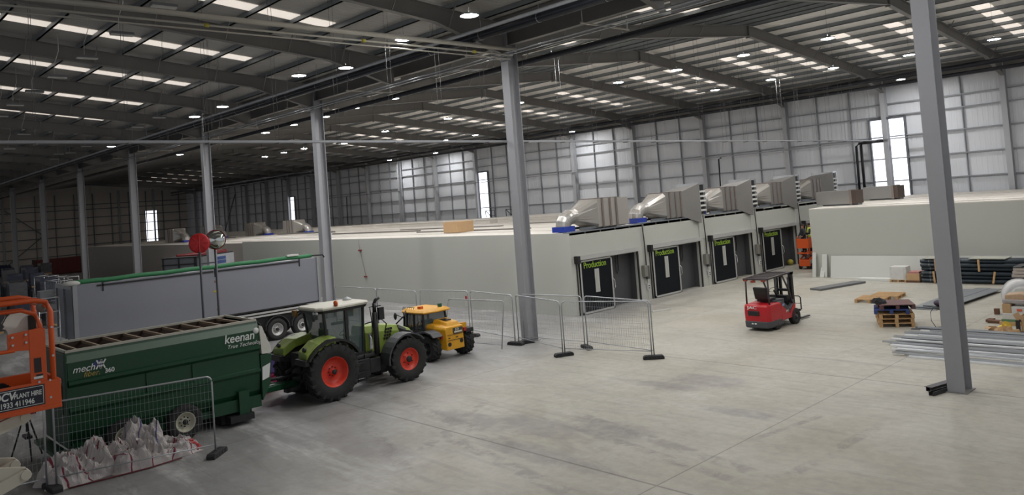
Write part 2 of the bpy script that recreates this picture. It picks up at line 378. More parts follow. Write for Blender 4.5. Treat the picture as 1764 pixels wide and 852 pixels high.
# windows: translucent strips lit by the sky
WINM = mat('lit_translucent_glazing', (0.9, 0.92, 0.97), 0.4, 0, 0.02, 1.0, emit=(0.90, 0.92, 1.0), es=1.5)
def window(i, x0, x1, z0, z1, end=False):
    t = thing('window_%d' % i, None, None); t['kind'] = 'structure'; t['category'] = 'window'
    m = MB()
    if end: m.box(-164.97, -164.93, x0, x1, z0, z1)
    else: m.box(x0, x1, 61.70, 61.74, z0, z1)
    m.build('glazing', WINM, t)
    m = MB()
    for a, b in ((x0-.12, x0), (x1, x1+.12)):
        if end: m.box(-164.95, -164.75, a, b, z0-.1, z1+.1)
        else: m.box(a, b, 61.5, 61.74, z0-.1, z1+.1)
    if end: m.box(-164.95, -164.75, x0, x1, z1, z1+.12)
    else: m.box(x0, x1, 61.5, 61.74, z1, z1+.16)
    m.build('frame', GALV, t)
window(1, -24.55, -22.05, 3.6, 9.75); window(2, -71.5, -69.6, 3.0, 9.3); window(3, -119.8, -117.9, 3.0, 8.9); window(4, 53.4, 55.6, 2.0, 9.0, True)
window(5, -16.0, -15.6, 0.5, 0.6) if False else None
# rooflights: translucent sheets set into the roof
RLM = mat('rooflight_sheet', (0.9, 0.86, 0.8), 0.5, 0, 0.02, 1.0, emit=(1.0, 0.90, 0.80), es=SKYL)
def rooflight(x, ya, yb, label, group):
    m = MB(); za, zb = ztop(ya)+0.225, ztop(yb)+0.225
    m.prism([(ya, za), (yb, zb), (yb, zb-0.012), (ya, za-0.012)], 'x', x-0.44, x+0.44)
    return tag(m.build('rooflight', RLM), label, 'rooflight', group)
for n in range(-1, 19):
    x = FX-BAY*n
    for dx, w_ in ((-2.35, 'nearer the camera of the pair'), (-5.6, 'farther of the pair')):
        for nm, ya, yb, g in (('far', 48.2, 57.6, 'rooflights of the far right slope'), ('near', 26.6, 35.2, 'rooflights of the near right slope')):
            lab = 'translucent rooflight strip in the %s slope of the right hand roof, %s bay from the right, %s' % (nm, ORD[n+1], w_)
            rooflight(x+dx-0.0, ya, yb, 'rooflight in %s slope of right hand roof, %s bay from the right, %s' % (nm, ORD[n+1], 'right strip' if dx > -3 else 'left strip'), g)
for n in range(0, 16):
    rooflight(FX-BAY*n+2.35+0.0 if False else FX-BAY*n-5.55, 5.0, 17.2, 'translucent rooflight strip in the left hand roof, %s bay from the right' % ORD[n], 'rooflights of the left hand slope')
WIREM = mat('dull_wire', s2l(105, 105, 105), .7)
TRAYM = mat('tray_grey', s2l(150, 152, 156), .5, .2)
# ================================================================ services under the roof
BLKP = mat('black_service_pipe', s2l(52, 54, 60), 0.22, 0.5, 0.2)
FOILP = mat('foil_highlight', s2l(205, 208, 214), 0.3, 0.45, 0.15)  # pale colour stands in for the silver highlight along the dark pipe
m = MB(); m.tube([(x, 19.5, 12.1) for x in (5, -40, -90, -150)], 0.18, 12)
svc = thing('wrapped_pipe', 'thick shiny dark pipe running along the roof valley above the columns', 'pipe')
m.build('pipe', BLKP, svc)
m = MB(); m.tube([(x, 19.36, 12.29) for x in (5, -40, -90, -150)], 0.075, 8); m.build('highlight_strip', FOILP, svc)
for i in range(40):
    m = MB(); x = 3-3.1*i; m.tube([(x, 19.5+.175*math.cos(a*PI/8), 12.1+.175*math.sin(a*PI/8)) for a in range(17)], 0.01, 5); m.tube([(x, 19.5, 12.27), (x, 19.5, 13.2)], .008, 5); m.build('pipe_clip', GALVB, svc)
m = MB()
m.tube([(5, 21.4, 11.72), (-150, 21.4, 11.72)], 0.04, 8); tag(m.build('sprinkler_pipe', SHINY), 'thin bright pipe running just in front of the central columns near their tops', 'pipe')
m = MB(); m.tube([(5, 21.4, 11.6), (-150, 21.4, 11.6)], 0.025, 6); tag(m.build('conduit', SHINY), 'thinner bright conduit just below the pipe passing the central column tops', 'conduit')
m = MB(); m.tube([(5, 24.5, 11.95), (-150, 24.5, 11.75)], 0.13, 10); tag(m.build('service_pipe', BLKP), 'black pipe behind the central columns below the roof', 'pipe')
m = MB(); m.tube([(5, 57, 12.38), (-160, 57, 12.2)], 0.17, 10); tag(m.build('service_pipe', BLKP), 'upper black pipe running along the top of the far wall', 'pipe')
m = MB(); m.tube([(5, 57, 11.9), (-160, 57, 11.7)], 0.12, 10); tag(m.build('service_pipe', BLKP), 'lower black pipe running along the top of the far wall', 'pipe')
# pipe bundle crossing the left span at the top of the picture
PALEP = mat('pale_pipe', s2l(186, 182, 172), 0.45, 0.3, 0.1)
YELL = mat('yellow_valve', s2l(180, 170, 60), 0.5)
for x, z, r, lab in ((-22.25, 11.82, .085, 'upper pale pipe of the bundle crossing the roof space at top left'), (-22.45, 11.62, .035, 'thin brownish pipe below the pale pipe crossing at top left'), (-22.6, 11.5, .025, 'thinnest pipe of the bundle crossing at top left')):
    t = thing('overhead_pipe', lab, 'pipe'); m = MB(); m.tube([(x, 1.0, z), (x, 21.7, z)], r, 8); m.build('pipe', PALEP, t)
    if r == .035:
        for y in (9.2, 14.6, 19.6): m = MB(); m.cyl((x, y, z), (x, y+.14, z), .06, 8); m.build('valve', YELL, t)
# cable trays hung on wires
def tray(name, a, b, lab, zr, n, wide=0.24):
    t = thing(name, lab, 'cable tray', a); a = Vector(a); b = Vector(b)-a
    m = MB(); m.bar((0, 0, 0), b, wide, 0.015); s = Vector((0, 0, 1)).cross(b.normalized())*(wide/2)
    m.bar(s+Vector((0, 0, .03)), b+s+Vector((0, 0, .03)), .012, .07); m.bar(-s+Vector((0, 0, .03)), b-s+Vector((0, 0, .03)), .012, .07); m.build('channel', TRAYM, t)
    for i in range(n):
        p = b*((i+.5)/n); y = (a+p).y; h = ztop(y)-(a+p).z
        m = MB(); m.cyl(p+s, p+s+Vector((0, 0, h)), .006, 4); m.cyl(p-s, p-s+Vector((0, 0, h)), .006, 4); m.build('suspension_wire', WIREM, t)
        m = MB(); m.bar(p-s*1.3+Vector((0, 0, -.02)), p+s*1.3+Vector((0, 0, -.02)), .06, .04); m.build('bracket', STEELD, t)
    return t
tray('cable_tray', (-23.3, 1.5, 8.24), (-23.9, 60.8, 8.16), 'long pale cable tray hanging on wires straight across the whole hall at mid height', 0, 26)
tray('cable_tray', (-20.0, 61.0, 8.2), (-110, 61.0, 8.0), 'thin cable tray fixed along the far side wall at mid height', 0, 1, .12)
m = MB(); m.tube([(-23.4, 60.8, 8.1), (-25.2, 60.8, 8.1), (-25.42, 60.8, 7.9), (-25.52, 60.9, 4.0)], .1, 8); tag(m.build('cable_drop', BLACK), 'left thick black cable bundle dropping down the far wall beside the tall window', 'cable', 'black cable drops on the far wall')
m = MB(); m.tube([(-23.4, 60.7, 8.15), (-24.8, 60.7, 8.15), (-25.02, 60.7, 7.95), (-25.12, 60.9, 4.0)], .11, 8); tag(m.build('cable_drop', BLACK), 'right thick black cable bundle dropping down the far wall beside the tall window', 'cable', 'black cable drops on the far wall')
m = MB(); m.tube([(-37.4, 60.9, 8.1), (-37.66, 60.9, 8.0), (-37.75, 60.9, 4.0)], .06, 8); tag(m.build('cable_drop', BLACK), 'thin black cable drop on the far wall above the third duct', 'cable')
m = MB(); m.tube([(-100.5, 61.0, 8.1), (-100.7, 61.0, 8.0), (-100.8, 61, 4.0)], .07, 8); tag(m.build('cable_drop', BLACK), 'dark cable drop on the far wall left of the cardboard box', 'cable')
# loose droppers in the right span
random.seed(4)
k = 0
for x, y, zb, zt in [(-30.4, 50.4, 8.8, 12.6), (-29.6, 50.0, 9.3, 12.8), (-28.9, 50.3, 8.0, 13.2), (-27.9, 49.6, 9.9, 13.3), (-26.6, 50.2, 9.2, 13.3), (-25.8, 50.0, 9.6, 13.2), (-25.0, 50.6, 9.9, 13.4), (-22.6, 50.2, 9.8, 13.2), (-21.0, 50.0, 10.2, 13.3), (-34.0, 48.0, 8.5, 13.4), (-35.5, 47.2, 9.0, 13.6), (-37.1, 46.0, 8.4, 13.7), (-39.3, 45.1, 8.6, 13.8), (-41.0, 44.0, 8.3, 13.9), (-43.0, 41.0, 8.4, 14.5), (-45.0, 40.0, 8.3, 14.4), (-47.5, 38.5, 8.4, 14.2), (-50.0, 37.0, 8.3, 14.0), (-33.0, 36.0, 8.3, 13.9), (-30.0, 33.0, 8.3, 13.7), (-36.0, 30.0, 8.3, 13.5), (-38.5, 28.0, 8.3, 13.2), (-41.5, 31.5, 8.3, 13.6), (-28.5, 27.5, 8.3, 13.1), (-34.0, 14.0, 8.3, 13.5), (-36.5, 15.5, 8.3, 13.3), (-39.5, 13.0, 8.3, 13.6), (-42.5, 17.0, 8.3, 13.1), (-31.0, 11.0, 8.3, 13.8)]:
    m = MB(); m.cyl((x, y, zb+.6), (x, y, ztop(y)+.22), .005, 4); m.cyl((x+.12, y, zb+.6), (x+.12, y, ztop(y)+.22), .005, 4)
    tag(m.build('hanging_wire', WIREM), 'pair of thin wires hanging from the roof, %s of the loose pairs' % ORD[k], 'wire', 'loose wires hanging from the roof'); k += 1
for i, (y, n) in enumerate(((30.0, 10), (47.5, 10))):
    pass
m = MB(); m.box(-60, 2, 33.5, 33.56, 14.0, 14.04)
# duct rail brackets hung over the pipe at the central columns
for n in range(1, 5):
    for s in (3.0, 9.5):
        x = FX-16*n+16-s-8
        t = thing('trapeze_bracket', 'pale slotted bracket arm hanging beside the valley pipes, %s from the right' % ORD[(n-1)*2+(0 if s < 5 else 1)], 'bracket', (x, 21.3, 11.95), 0, 'pale bracket arms at the valley')
        m = MB(); m.box(-.03, .03, -.2, 2.6, 0, .05); m.build('arm', PALEP, t); m = MB(); m.cyl((0, 2.5, .05), (0, 2.5, .55), .03, 6); m.build('hanger', GALVB, t); m = MB(); m.cyl((0, -.1, .05), (0, -.1, .9), .012, 5); m.build('hanger', GALVB, t)
# ================================================================ lamps
LENS = mat('lit_lens', (1, 1, 1), 0.4, 0, 0.0, 1, emit=(1.0, 0.99, 0.98), es=LAMP)
HOUS = mat('lamp_housing', s2l(120, 122, 126), 0.5, 0.3)
UNLIT = mat('unlit_diffuser', s2l(205, 205, 200), 0.5)
def lamp(lab, group):
    t = thing('high_bay_light', lab, 'ceiling light', (0, 0, 0), 0, group)
    m = MB(); m.lathe([(.02, .13), (.12, .12), (.16, .06), (.31, .05), (.33, .0), (.31, -.0)], (0, 0, 0), (0, 0, 1), 16); m.build('housing', HOUS, t)
    m = MB(); v = [(.27*math.cos(2*PI*i/12), .27*math.sin(2*PI*i/12), .002) for i in range(12)]; m.add(v, [tuple(range(12))]); m.build('lens', LENS, t)
    return t
ROW = {'a': ('near row left of the central columns', 12.0), 'b': ('row just behind the central columns', 12.0), 'c': ('middle row of the right hand span', 12.1), 'd': ('row over the production rooms', 12.1), 'e': ('row beside the far wall', 12.2)}
PX = {'a': [(-19.3, 16.8), (-23.2, 16.9), (-28.9, 17.9), (-31.2, 16.9), (-41.1, 17.6), (-45.3, 17.7), (-62.5, 18.1)],
      'b': [(-19.2, 24.8), (-23.2, 24.8), (-27.2, 25.0), (-31.5, 25.1), (-36.2, 25.4), (-40.2, 25.3), (-44.2, 25.6), (-48.5, 25.6), (-53.3, 25.9), (-70.4, 26.0)],
      'c': [(-15.6, 35.3), (-19.8, 35.1), (-24.0, 35.4), (-28.1, 35.5), (-36.4, 35.5), (-44.6, 36.0), (-52.8, 36.0), (-62.5, 38.0), (-67.1, 36.4), (-71.2, 36.4), (-75.6, 36.5)],
      'd': [(-11.5, 45.3), (-15.7, 45.5), (-19.9, 45.4), (-24.0, 45.6), (-28.2, 45.9), (-55.3, 47.8), (-59.9, 47.8)],
      'e': [(-20.7, 58.0), (-53.0, 58.8), (-76.0, 59.0), (-86.0, 59.0)]}
lp = None; DROP = {}
for r, pts in PX.items():
    for i, (x, y) in enumerate(pts):
        lab = 'lit high bay light, %s from the right, %s' % (ORD[i], ROW[r][0])
        if lp is None: lp = lamp(lab, 'lit high bay lights'); o = lp; lp.location = (x, y, ROW[r][1])
        else: o = dup(lp, (x, y, ROW[r][1]), None, lab)
        key = round(ztop(y)-ROW[r][1], 1)
        m = MB(); m.cyl((0, 0, .12), (0, 0, ztop(y)+.23-ROW[r][1]), .006, 4); c = m.build('cable', GALV, o)
# lamps over the part of the hall behind and beside the viewpoint: they light the near floor
for i, (x, y) in enumerate([(-15, 16.5), (-11, 16.5), (-5, 16.5), (-11, 25), (-5, 25), (-3, 8), (-5, 36), (-7, 46)]):
    o = dup(lp, (x, y, 12.6), None, 'high bay light out of the picture over the near floor, %s one' % ORD[i]); o['group'] = 'high bay lights outside the view'
# unlit battens
bt = None
for i, (x, y) in enumerate([(-24.6, 8.86), (-28.84, 8.9), (-33.3, 8.94), (-37.9, 8.95), (-42.2, 8.97), (-46.6, 9.0), (-51.0, 9.1), (-60, 12), (-65, 15), (-70, 13), (-75, 17.5), (-50.5, 17.5), (-55.5, 17.8), (-68.5, 18), (-74, 18.2), (-80, 18.3)]):
    lab = 'unlit white batten light hanging in the dark left hand roof, %s from the right' % ORD[i]
    if bt is None:
        bt = thing('batten_light', lab, 'ceiling light', (x, y, 12.6), 0, 'unlit batten lights')
        m = MB(); m.box(-.12, .12, -.38, .38, .03, .12); m.build('housing', HOUS, bt); m = MB(); m.box(-.11, .11, -.37, .37, -.01, .03); m.build('diffuser', UNLIT, bt)
        m = MB(); m.tube([(0, -.1, .12), (.05, -.1, .6), (-.02, .1, 1.2), (0, .1, 2.0)], .012, 4); m.build('cable', UNLIT, bt)
    else: dup(bt, (x, y, 12.6), None, lab)
# ================================================================ white production rooms
def panelwall(name, x0, x1, y0, y1, z0, z1, m_=None): mb = MB(); mb.box(x0, x1, y0, y1, z0, z1); return struct(name, mb, m_ or PANEL)
XF = -25.5; UN = 5.8; U0 = 27.6
LW = panelwall('wall_production_front', -62.0, XF-.15, 27.5, 27.65, 0, 3.98)
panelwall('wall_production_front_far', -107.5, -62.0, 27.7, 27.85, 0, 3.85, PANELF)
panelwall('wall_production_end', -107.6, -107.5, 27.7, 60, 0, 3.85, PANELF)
panelwall('wall_production_rear', -107.6, -21.5, 59.9, 60.0, 0, 3.9)
# vertical panel joints
m = MB()
m = MB(); m.tube([(-44.2, 27.45, 3.95), (-44.1, 27.45, 3.3), (-43.6, 27.46, 1.6)], .012, 4); tag(m.build('hanging_cable', mat('cable_grey', s2l(120, 118, 112), .6)), 'thin cable hanging down the long white wall above the yellow machine', 'cable')
REDC = mat('red_enamel', s2l(170, 32, 30), 0.45)
for z, l in ((3.25, 'upper'), (1.55, 'lower')):
    m = MB(); m.box(-44.25 if z > 3 else -43.75, -43.95 if z > 3 else -43.5, 27.4, 27.5, z-.05, z+.05); tag(m.build('call_point', mat('dull_red', s2l(120, 50, 45), .6)), '%s small red box fixed to the long white wall' % l, 'call point')
# roof of the rooms: separate long panels with joints, clutter on top
RWHITE = mat('roof_panel_white', s2l(205, 200, 192), 0.55, 0, 0.12, 0.8)
def roofpanels(x0, x1, y0, y1, z, n, name, lab):
    m = MB(); random.seed(n)
    for i in range(n):
        a = y0+(y1-y0)*i/n; b = y0+(y1-y0)*(i+1)/n
        m.box(x0, x1, a+.02, b-.02, z-.1, z+.02+random.random()*.05)
    o = m.build(name, RWHITE); o['kind'] = 'structure'; o['category'] = 'roof'; o['label'] = lab
roofpanels(-62, XF, 27.5, 60, 3.98, 28, 'ceiling_production_rooms', 'white panel roof of the production rooms')
roofpanels(-107.5, -62, 27.7, 60, 3.86, 28, 'ceiling_production_rooms_far', 'white panel roof of the far production rooms')
roofpanels(-21.5, 6, 44, 60, 3.93, 14, 'ceiling_right_room', 'white panel roof of the right hand room')
# raised long box section along the roof
m = MB(); m.box(-103, -47, 41.5, 42.3, 3.9, 4.32); m.box(-103, -47, 41.45, 42.35, 4.32, 4.36); tag(m.build('roof_trunking', RWHITE), 'long low white trunking lying along the production roof', 'trunking')
m = MB(); m.box(-66, -40, 46.0, 46.8, 3.9, 4.22); tag(m.build('roof_trunking', RWHITE), 'shorter white trunking behind the long one on the production roof', 'trunking')
for i, (x0, x1, y, z) in enumerate([(-58, -46, 33.5, .1), (-52, -40, 36.2, .07), (-44, -33, 32.0, .08), (-40, -29, 38.0, .1), (-75, -64, 37, .12), (-90, -78, 34, .1)]):
    m = MB(); m.box(x0, x1, y, y+.35, 4.0, 4.0+z); tag(m.build('roof_batten', mat('grey_strip', s2l(110, 106, 100), .6)), 'dark strip of trim lying on the production roof, %s of six' % ORD[i], 'trim', 'strips lying on the production roof')
# production facade: five bays
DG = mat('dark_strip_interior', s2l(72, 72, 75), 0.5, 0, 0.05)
NAVY = mat('black_door_leaf', s2l(14, 18, 24), 0.5, 0, 0.1, spec=0.15)
ALU = mat('aluminium_frame', s2l(188, 188, 186), 0.4, 0.4)
LIME = mat('lime_lettering', s2l(140, 172, 52), 0.5, 0, 0.02)
CREAM = mat('window_pane', s2l(170, 172, 165), 0.3, 0, 0.05)
BOXG = mat('control_box_grey', s2l(120, 118, 112), 0.5)
for k in range(6):
    y0 = U0+UN*k; nm = ORD[k]
    yd0, yd1, yo = y0+.35, y0+2.75, y0+4.95
    H = 3.98+.035*k
    m = MB()
    m.box(XF-.15, XF, y0-.1, yd0+.1, 0, H); m.box(XF-.15, XF, yo, y0+UN-.08, 0, H); m.box(XF-.15, XF, yd0+.1, yo, 2.6, H)
    m.box(XF-.2, XF+.03, y0+UN-.12, y0+UN-.1, 0, H)
    struct('wall_bay_%d' % (k+1), m, PANEL)
    m = MB(); m.box(XF-.4, XF+.02, y0-.1, y0+UN-.1, H, H+.05); tag(m.build('capping_flashing', mat('flashing_grey', s2l(118, 124, 130), .5, .3)), 'grey metal flashing capping the %s production bay from the corner' % nm, 'flashing')
    m = MB(); m.box(XF-.16, XF+.06, y0+UN-.75, y0+UN-.1, 2.75, H+.42+.02*k)
    if k < 5 and k > 0: tag(m.build('riser_board', PANEL), 'white upright panel standing proud beside the %s sliding door' % nm, 'panel')
    # recess behind the opening
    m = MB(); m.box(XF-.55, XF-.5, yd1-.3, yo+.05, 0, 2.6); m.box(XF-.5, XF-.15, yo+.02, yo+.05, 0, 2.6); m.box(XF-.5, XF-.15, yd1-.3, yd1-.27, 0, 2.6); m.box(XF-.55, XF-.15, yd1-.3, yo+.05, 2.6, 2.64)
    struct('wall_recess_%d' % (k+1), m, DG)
    t = thing('sliding_door', 'black sliding door lettered Production, %s from the corner of the white rooms' % nm, 'door', (XF+.02, 0, 0), 0, 'production sliding doors')
    m = MB(); m.box(.03, .1, yd0, yd1, .05, 2.58); m.build('leaf', NAVY, t)
    m = MB()
    for a in (yd0, yd1-.09): m.box(.02, .13, a, a+.09, .03, 2.62)
    m.box(.02, .13, yd0, yd1, .03, .12); m.box(.02, .13, yd0, yd1, 2.54, 2.62); m.build('leaf_frame', ALU, t)
    yc = (yd0+yd1)/2
    m = MB(); m.box(.1, .125, yc-.16, yc+.16, .98, 2.12)
    f = m.build('window_frame', ALU, t); m = MB(); m.box(.12, .13, yc-.08, yc+.08, 1.06, 2.04); m.build('window_pane', CREAM, f)
    text('Production', .42, LIME, t, (.106, yd0+.27, 2.22), (PI/2, 0, PI/2), bold=.004, sx=.9)
    m = MB(); m.box(.0, .2, yd0-.1, yo+.12, 2.7, 2.84); m.box(.2, .24, yd0-.1, yo+.12, 2.66, 2.86); tr = m.build('track', ALU, t)
    m = MB(); m.box(.0, .26, yd0-.25, yd0-.08, 2.5, 2.86); m.build('end_cap', BLACK, tr)
    m = MB(); m.box(.0, .03, yd0-.14, yd0-.09, 0, 2.5); m.build('track_post', BLACK, t)
    m = MB(); m.box(-.02, .04, yo, yo+.1, 0, 2.62); m.build('jamb_seal', BLACK, t)
    m = MB(); m.tube([(.13, yd1-.02, 1.5), (.2, yd1+.02, 1.4), (.2, yd1+.05, 1.05), (.13, yd1+.02, .95)], .018, 6); m.build('handle', ALU, t)
    if k < 3:
        m = MB(); m.tube([(XF-.45, yd1+1.0, 2.6), (XF-.45, yd1+1.0, 1.75), (XF-.45, yd1+1.1, 1.6), (XF-.45, yd1+1.2, 1.75), (XF-.45, yd1+1.2, 2.6)], .02, 5)
        tag(m.build('cable_loop', BLACK), 'dark cable loop hanging inside the %s production doorway' % nm, 'cable')
    t = thing('control_box', 'grey electrical control box right of the %s production door' % nm, 'electrical box', (XF+.04, yo+.32, 0), 0, 'control boxes by the production doors')
    m = MB(); m.box(0, .18, 0, .26, 1.25, 1.85); m.build('case', BOXG, t); m = MB(); m.box(0, .14, .28, .46, 1.1, 1.8); m.build('switch_panel', mat('box_dark', s2l(80, 78, 75), .5), t)
    m = MB(); m.box(0, .1, .3, .42, .55, .85); m.build('socket', mat('socket_white', s2l(200, 200, 200), .5), t); m = MB(); m.box(.1, .12, .33, .39, .72, .78); m.box(.1, .12, .33, .39, .6, .66); m.build('socket_face', BLACK, t)
    m = MB(); m.tube([(.06, .1, 1.25), (.07, .05, .95), (.05, .12, .8)], .01, 4); m.build('lead', mat('blue_lead', s2l(60, 80, 150), .5), t)
    m = MB(); m.tube([(XF+.08, y0+UN-.18, 1.8), (XF+.08, y0+UN-.2, 3.0), (XF+.08, y0+UN-.28, H+.05)], .03, 6); tag(m.build('conduit', BLACK), 'black vertical conduit up the wall right of the %s production door' % nm, 'conduit')
# dim interior behind doorways is closed off by the recess walls above
# ================================================================ ducts on the roof
DUCT = ribbed('duct_steel', s2l(172, 168, 162), 1, 0.0711, 0.38, 0.12, 0.1, 0.5)
DUCTP = mat('duct_sheet', s2l(172, 168, 162), 0.32, 0.6, 0.12, 1.5)
FLAN = mat('duct_flange', s2l(128, 118, 112), 0.5, 0.5)
BLUE = mat('blue_collar', s2l(30, 55, 150), 0.5)
DUCTD = mat('dull_duct_sheet', s2l(132, 130, 127), 0.5, 0.4, 0.08, 1.5)
def duct(lab, flare, group):
    # runs along +y from an elbow at y=0; origin on the roof under the elbow
    t = thing('ventilation_duct', lab, 'duct', (0, 0, 0), 0, group)
    m = MB(); rs = []; R = .66; r = .38
    rs.append(m.ring((0, 0, .12), (0, 0, 1), r, 20, (1, 0, 0)))
    for i in range(6):
        a = PI/2*i/5; c = Vector((0, R-R*math.cos(a), .28+R*math.sin(a)*.62)); d = Vector((0, math.sin(a), math.cos(a)))
        rs.append(m.ring(c, d, r, 20, (1, 0, 0)))
    rs.append(m.ring((0, .80, .69), (0, 1, 0), r, 20, (1, 0, 0))); m.loft(rs, False, False); m.build('elbow', DUCTP, t)
    m = MB()
    for i in (1, 2, 3, 4, 5):
        a = PI/2*i/5-.0; c = Vector((0, R-R*math.cos(a), .28+R*math.sin(a)*.62)); d = Vector((0, math.sin(a), math.cos(a)))
        m.loft([m.ring(c-d*.015, d, r+.012, 20, (1, 0, 0)), m.ring(c+d*.015, d, r+.012, 20, (1, 0, 0))], False)
    m.build('seam_band', GALVB, t)
    m = MB(); m.box(-.40, .40, -.40, .40, -.02, .24); m.build('collar', BLUE, t)
    # transition round to square
    m = MB(); n = 24; a = []; b = []
    for i in range(n):
        th = 2*PI*(i+.5)/n; cx, cz = math.cos(th), math.sin(th); a.append(Vector((r*cx, .80, .69+r*cz)))
        q = max(abs(cx), abs(cz)); b.append(Vector((.66*cx/q, 1.9, .76+.70*cz/q)))
    m.loft([a, b], False, False); m.build('transition', DUCTP, t)
    m = MB(); m.box(-.66, .66, 1.9, 4.35 if not flare else 3.4, .06, 1.46); m.build('box_section', DUCT if not flare else DUCTD, t)
    for y in ((1.9, 2.45, 2.95) if flare else (1.9, 2.5, 3.0)):
        m = MB()
        for (x0, x1, z0, z1) in ((-.71, .71, .02, .07), (-.71, .71, 1.45, 1.51), (-.71, -.65, .02, 1.51), (.65, .71, .02, 1.51)): m.box(x0, x1, y+.3, y+.42, z0, z1)
        m.build('flange', FLAN, t)
    if flare:
        m = MB()
        a = [(-.66, 3.4, .06), (.66, 3.4, .06), (.66, 3.4, 1.46), (-.66, 3.4, 1.46)]; b = [(-.66, 4.72, .0), (1.02, 4.72, -.40), (1.02, 4.72, 1.86), (-.66, 4.72, 1.7)]
        m.loft([[Vector(p) for p in a], [Vector(p) for p in b]], True, False); m.build('flared_hood', DUCTD, t)
        m = MB(); m.box(-.62, .97, 4.72, 4.76, .15, 1.9); m.box(.94, 1.0, 4.72, 4.78, .1, 1.9); m.box(.94, 1.0, 5.3, 5.36, .1, 1.9); m.box(.94, 1.0, 4.72, 5.36, 1.85, 1.92); m.box(-.6, -.55, 4.72, 5.36, .1, 1.9)
        m.build('louvre_frame', GALVB, t)
        for i in range(5):
            m = MB(); z = .28+.27*i; m.box(-.55, .98, 4.78, 5.32, z, z+.02); m.bar((.99, 4.76, z+.04), (.99, 5.34, z+.04), .03, .11); m.build('louvre_blade', WHITE, t)
        m = MB(); m.box(-.5, .9, 4.78, 5.32, .1, 1.8); m.build('louvre_void', BLACK, t)
    m = MB(); m.box(-.55, -.49, .6, 4.2, 0, .12); m.box(.49, .55, .6, 4.2, 0, .12); m.build('support_rail', GALV, t)
    return t
d1 = duct('silver roof duct with blue elbow collar and plain ribbed box end nearest the corner', False, 'roof ducts over the production bays'); d1.location = (-26.25, U0+.35, 4.06)
d2 = duct('silver roof duct with flared hood and louvres, second from the corner', True, 'roof ducts over the production bays'); d2.location = (-26.25, U0+.35+UN, 4.06)
for k, z in ((2, 4.1), (3, 4.14), (4, 4.17)): dup(d2, (-26.25, U0+.35+UN*k, z), None, 'silver roof duct with flared hood and louvres, %s from the corner' % ORD[k])
for i, (x, y, rz) in enumerate([(-80.9, 38.9, PI/2), (-74.3, 40.2, PI/2), (-83.2, 30.9, PI/2), (-85.0, 35.6, PI/2)]):
    dup(d1, (x, y, 3.88), rz, 'distant roof duct with elbow on the far white roof, %s from the right' % ORD[[1, 0, 3, 2][i]], 'distant roof ducts')
# boxes on the right hand roof
for x, y, sx, sy, lab in ((-20.4, 46.1, 2.1, 1.0, 'grey duct box on the right hand roof beside the last louvre hood'), (-20.2, 52.2, 1.9, 1.1, 'grey duct box on the right hand roof below the tall window')):
    t = thing('duct_box', lab, 'duct', (x, y, 3.98), 0.0, 'duct boxes on the right hand roof')
    m = MB(); m.box(-sx/2-.3, sx/2-.4, -sy/2, sy/2, .1, .88); m.build('box_section', DUCTD, t); m = MB(); m.box(sx/2-.4, sx/2-.25, -sy/2-.03, sy/2+.03, .06, .92); m.build('flange', FLAN, t)
    m = MB(); m.box(sx/2-.25, sx/2, -sy/2, sy/2, .1, .88); m.build('end_section', mat('brown_duct', s2l(85, 72, 66), .5, .5), t); m = MB(); m.box(-sx/2, sx/2, -.3, .3, 0, .1); m.build('skid', GALV, t)
m = MB(); m.box(-38.4, -37.0, 30.0, 31.3, 4.05, 4.72); tag(m.build('cardboard_box', CARD, None, .02), 'large plain cardboard box on the production roof edge', 'box')
for i, x in enumerate((-66.3, -62.9)):
    m = MB()
    for a, b in (((0, 0, 0), (0, 0, .75)), ((1.5, 0, 0), (1.5, 0, .75)), ((0, 0, .75), (1.5, 0, .75)), ((0, 0, .75), (0.8, 0, .15)), ((.4, 0, .15), (1.5, 0, .15))): m.bar(a, b, .05, .05)
    m.xf(Matrix.Translation((x, 58, 4.0))); tag(m.build('black_bracket', BLACK), 'small black metal frame on the roof near the far wall, %s of two' % ('left' if i == 0 else 'right'), 'frame')
# ================================================================ right hand room
mb = MB(); mb.box(-21.5, 6, 44.0, 44.15, 0, 3.9); struct('wall_right_room', mb, PANEL)
mb = MB(); mb.box(-21.5, -21.35, 44.15, 60, 0, 3.9); struct('wall_right_room_side', mb, PANEL)
m = MB(); m.prism([(43.55, 0.0), (43.65, 0.0), (43.97, 1.22), (43.87, 1.22)], 'x', -20.35, -9.0); tag(m.build('leaning_board', WHITE), 'long white panel on its edge leaning against the right hand white wall', 'panel')
for i, (x, y, w_, h) in enumerate(((-21.45, 43.7, .22, 1.4), (-20.98, 43.65, .25, .55), (-20.9, 43.75, .3, 1.3))):
    m = MB(); m.prism([(y-.1, 0), (y-.04, 0), (y+.22, h), (y+.16, h)], 'x', x, x+w_); tag(m.build('board_offcut', WHITE), 'narrow white panel offcut leaning left of the long leaning panel, %s of three' % ORD[i], 'panel')
for i, (x0, x1, y, h) in enumerate([(-20.0, -17.3, 43.2, .06), (-18.3, -16.1, 42.45, .14), (-18.4, -16.4, 42.9, .12), (-19.4, -15.6, 43.3, .05)]):
    m = MB(); m.box(x0, x1, y, y+.3, 0, h); tag(m.build('trim_length', WHITE), 'flat white trim lying on the floor before the leaning panel, %s of four' % ORD[i], 'trim', 'white trims on the floor')
m = MB(); m.box(0, .95, 0, .12, 0, .05); m.xf(Matrix.Translation((-22.7, 29.9, 0)) @ Matrix.Rotation(1.15, 4, 'Z')); tag(m.build('trim_length', WHITE), 'short white strip lying alone on the floor before the second sliding door', 'trim')
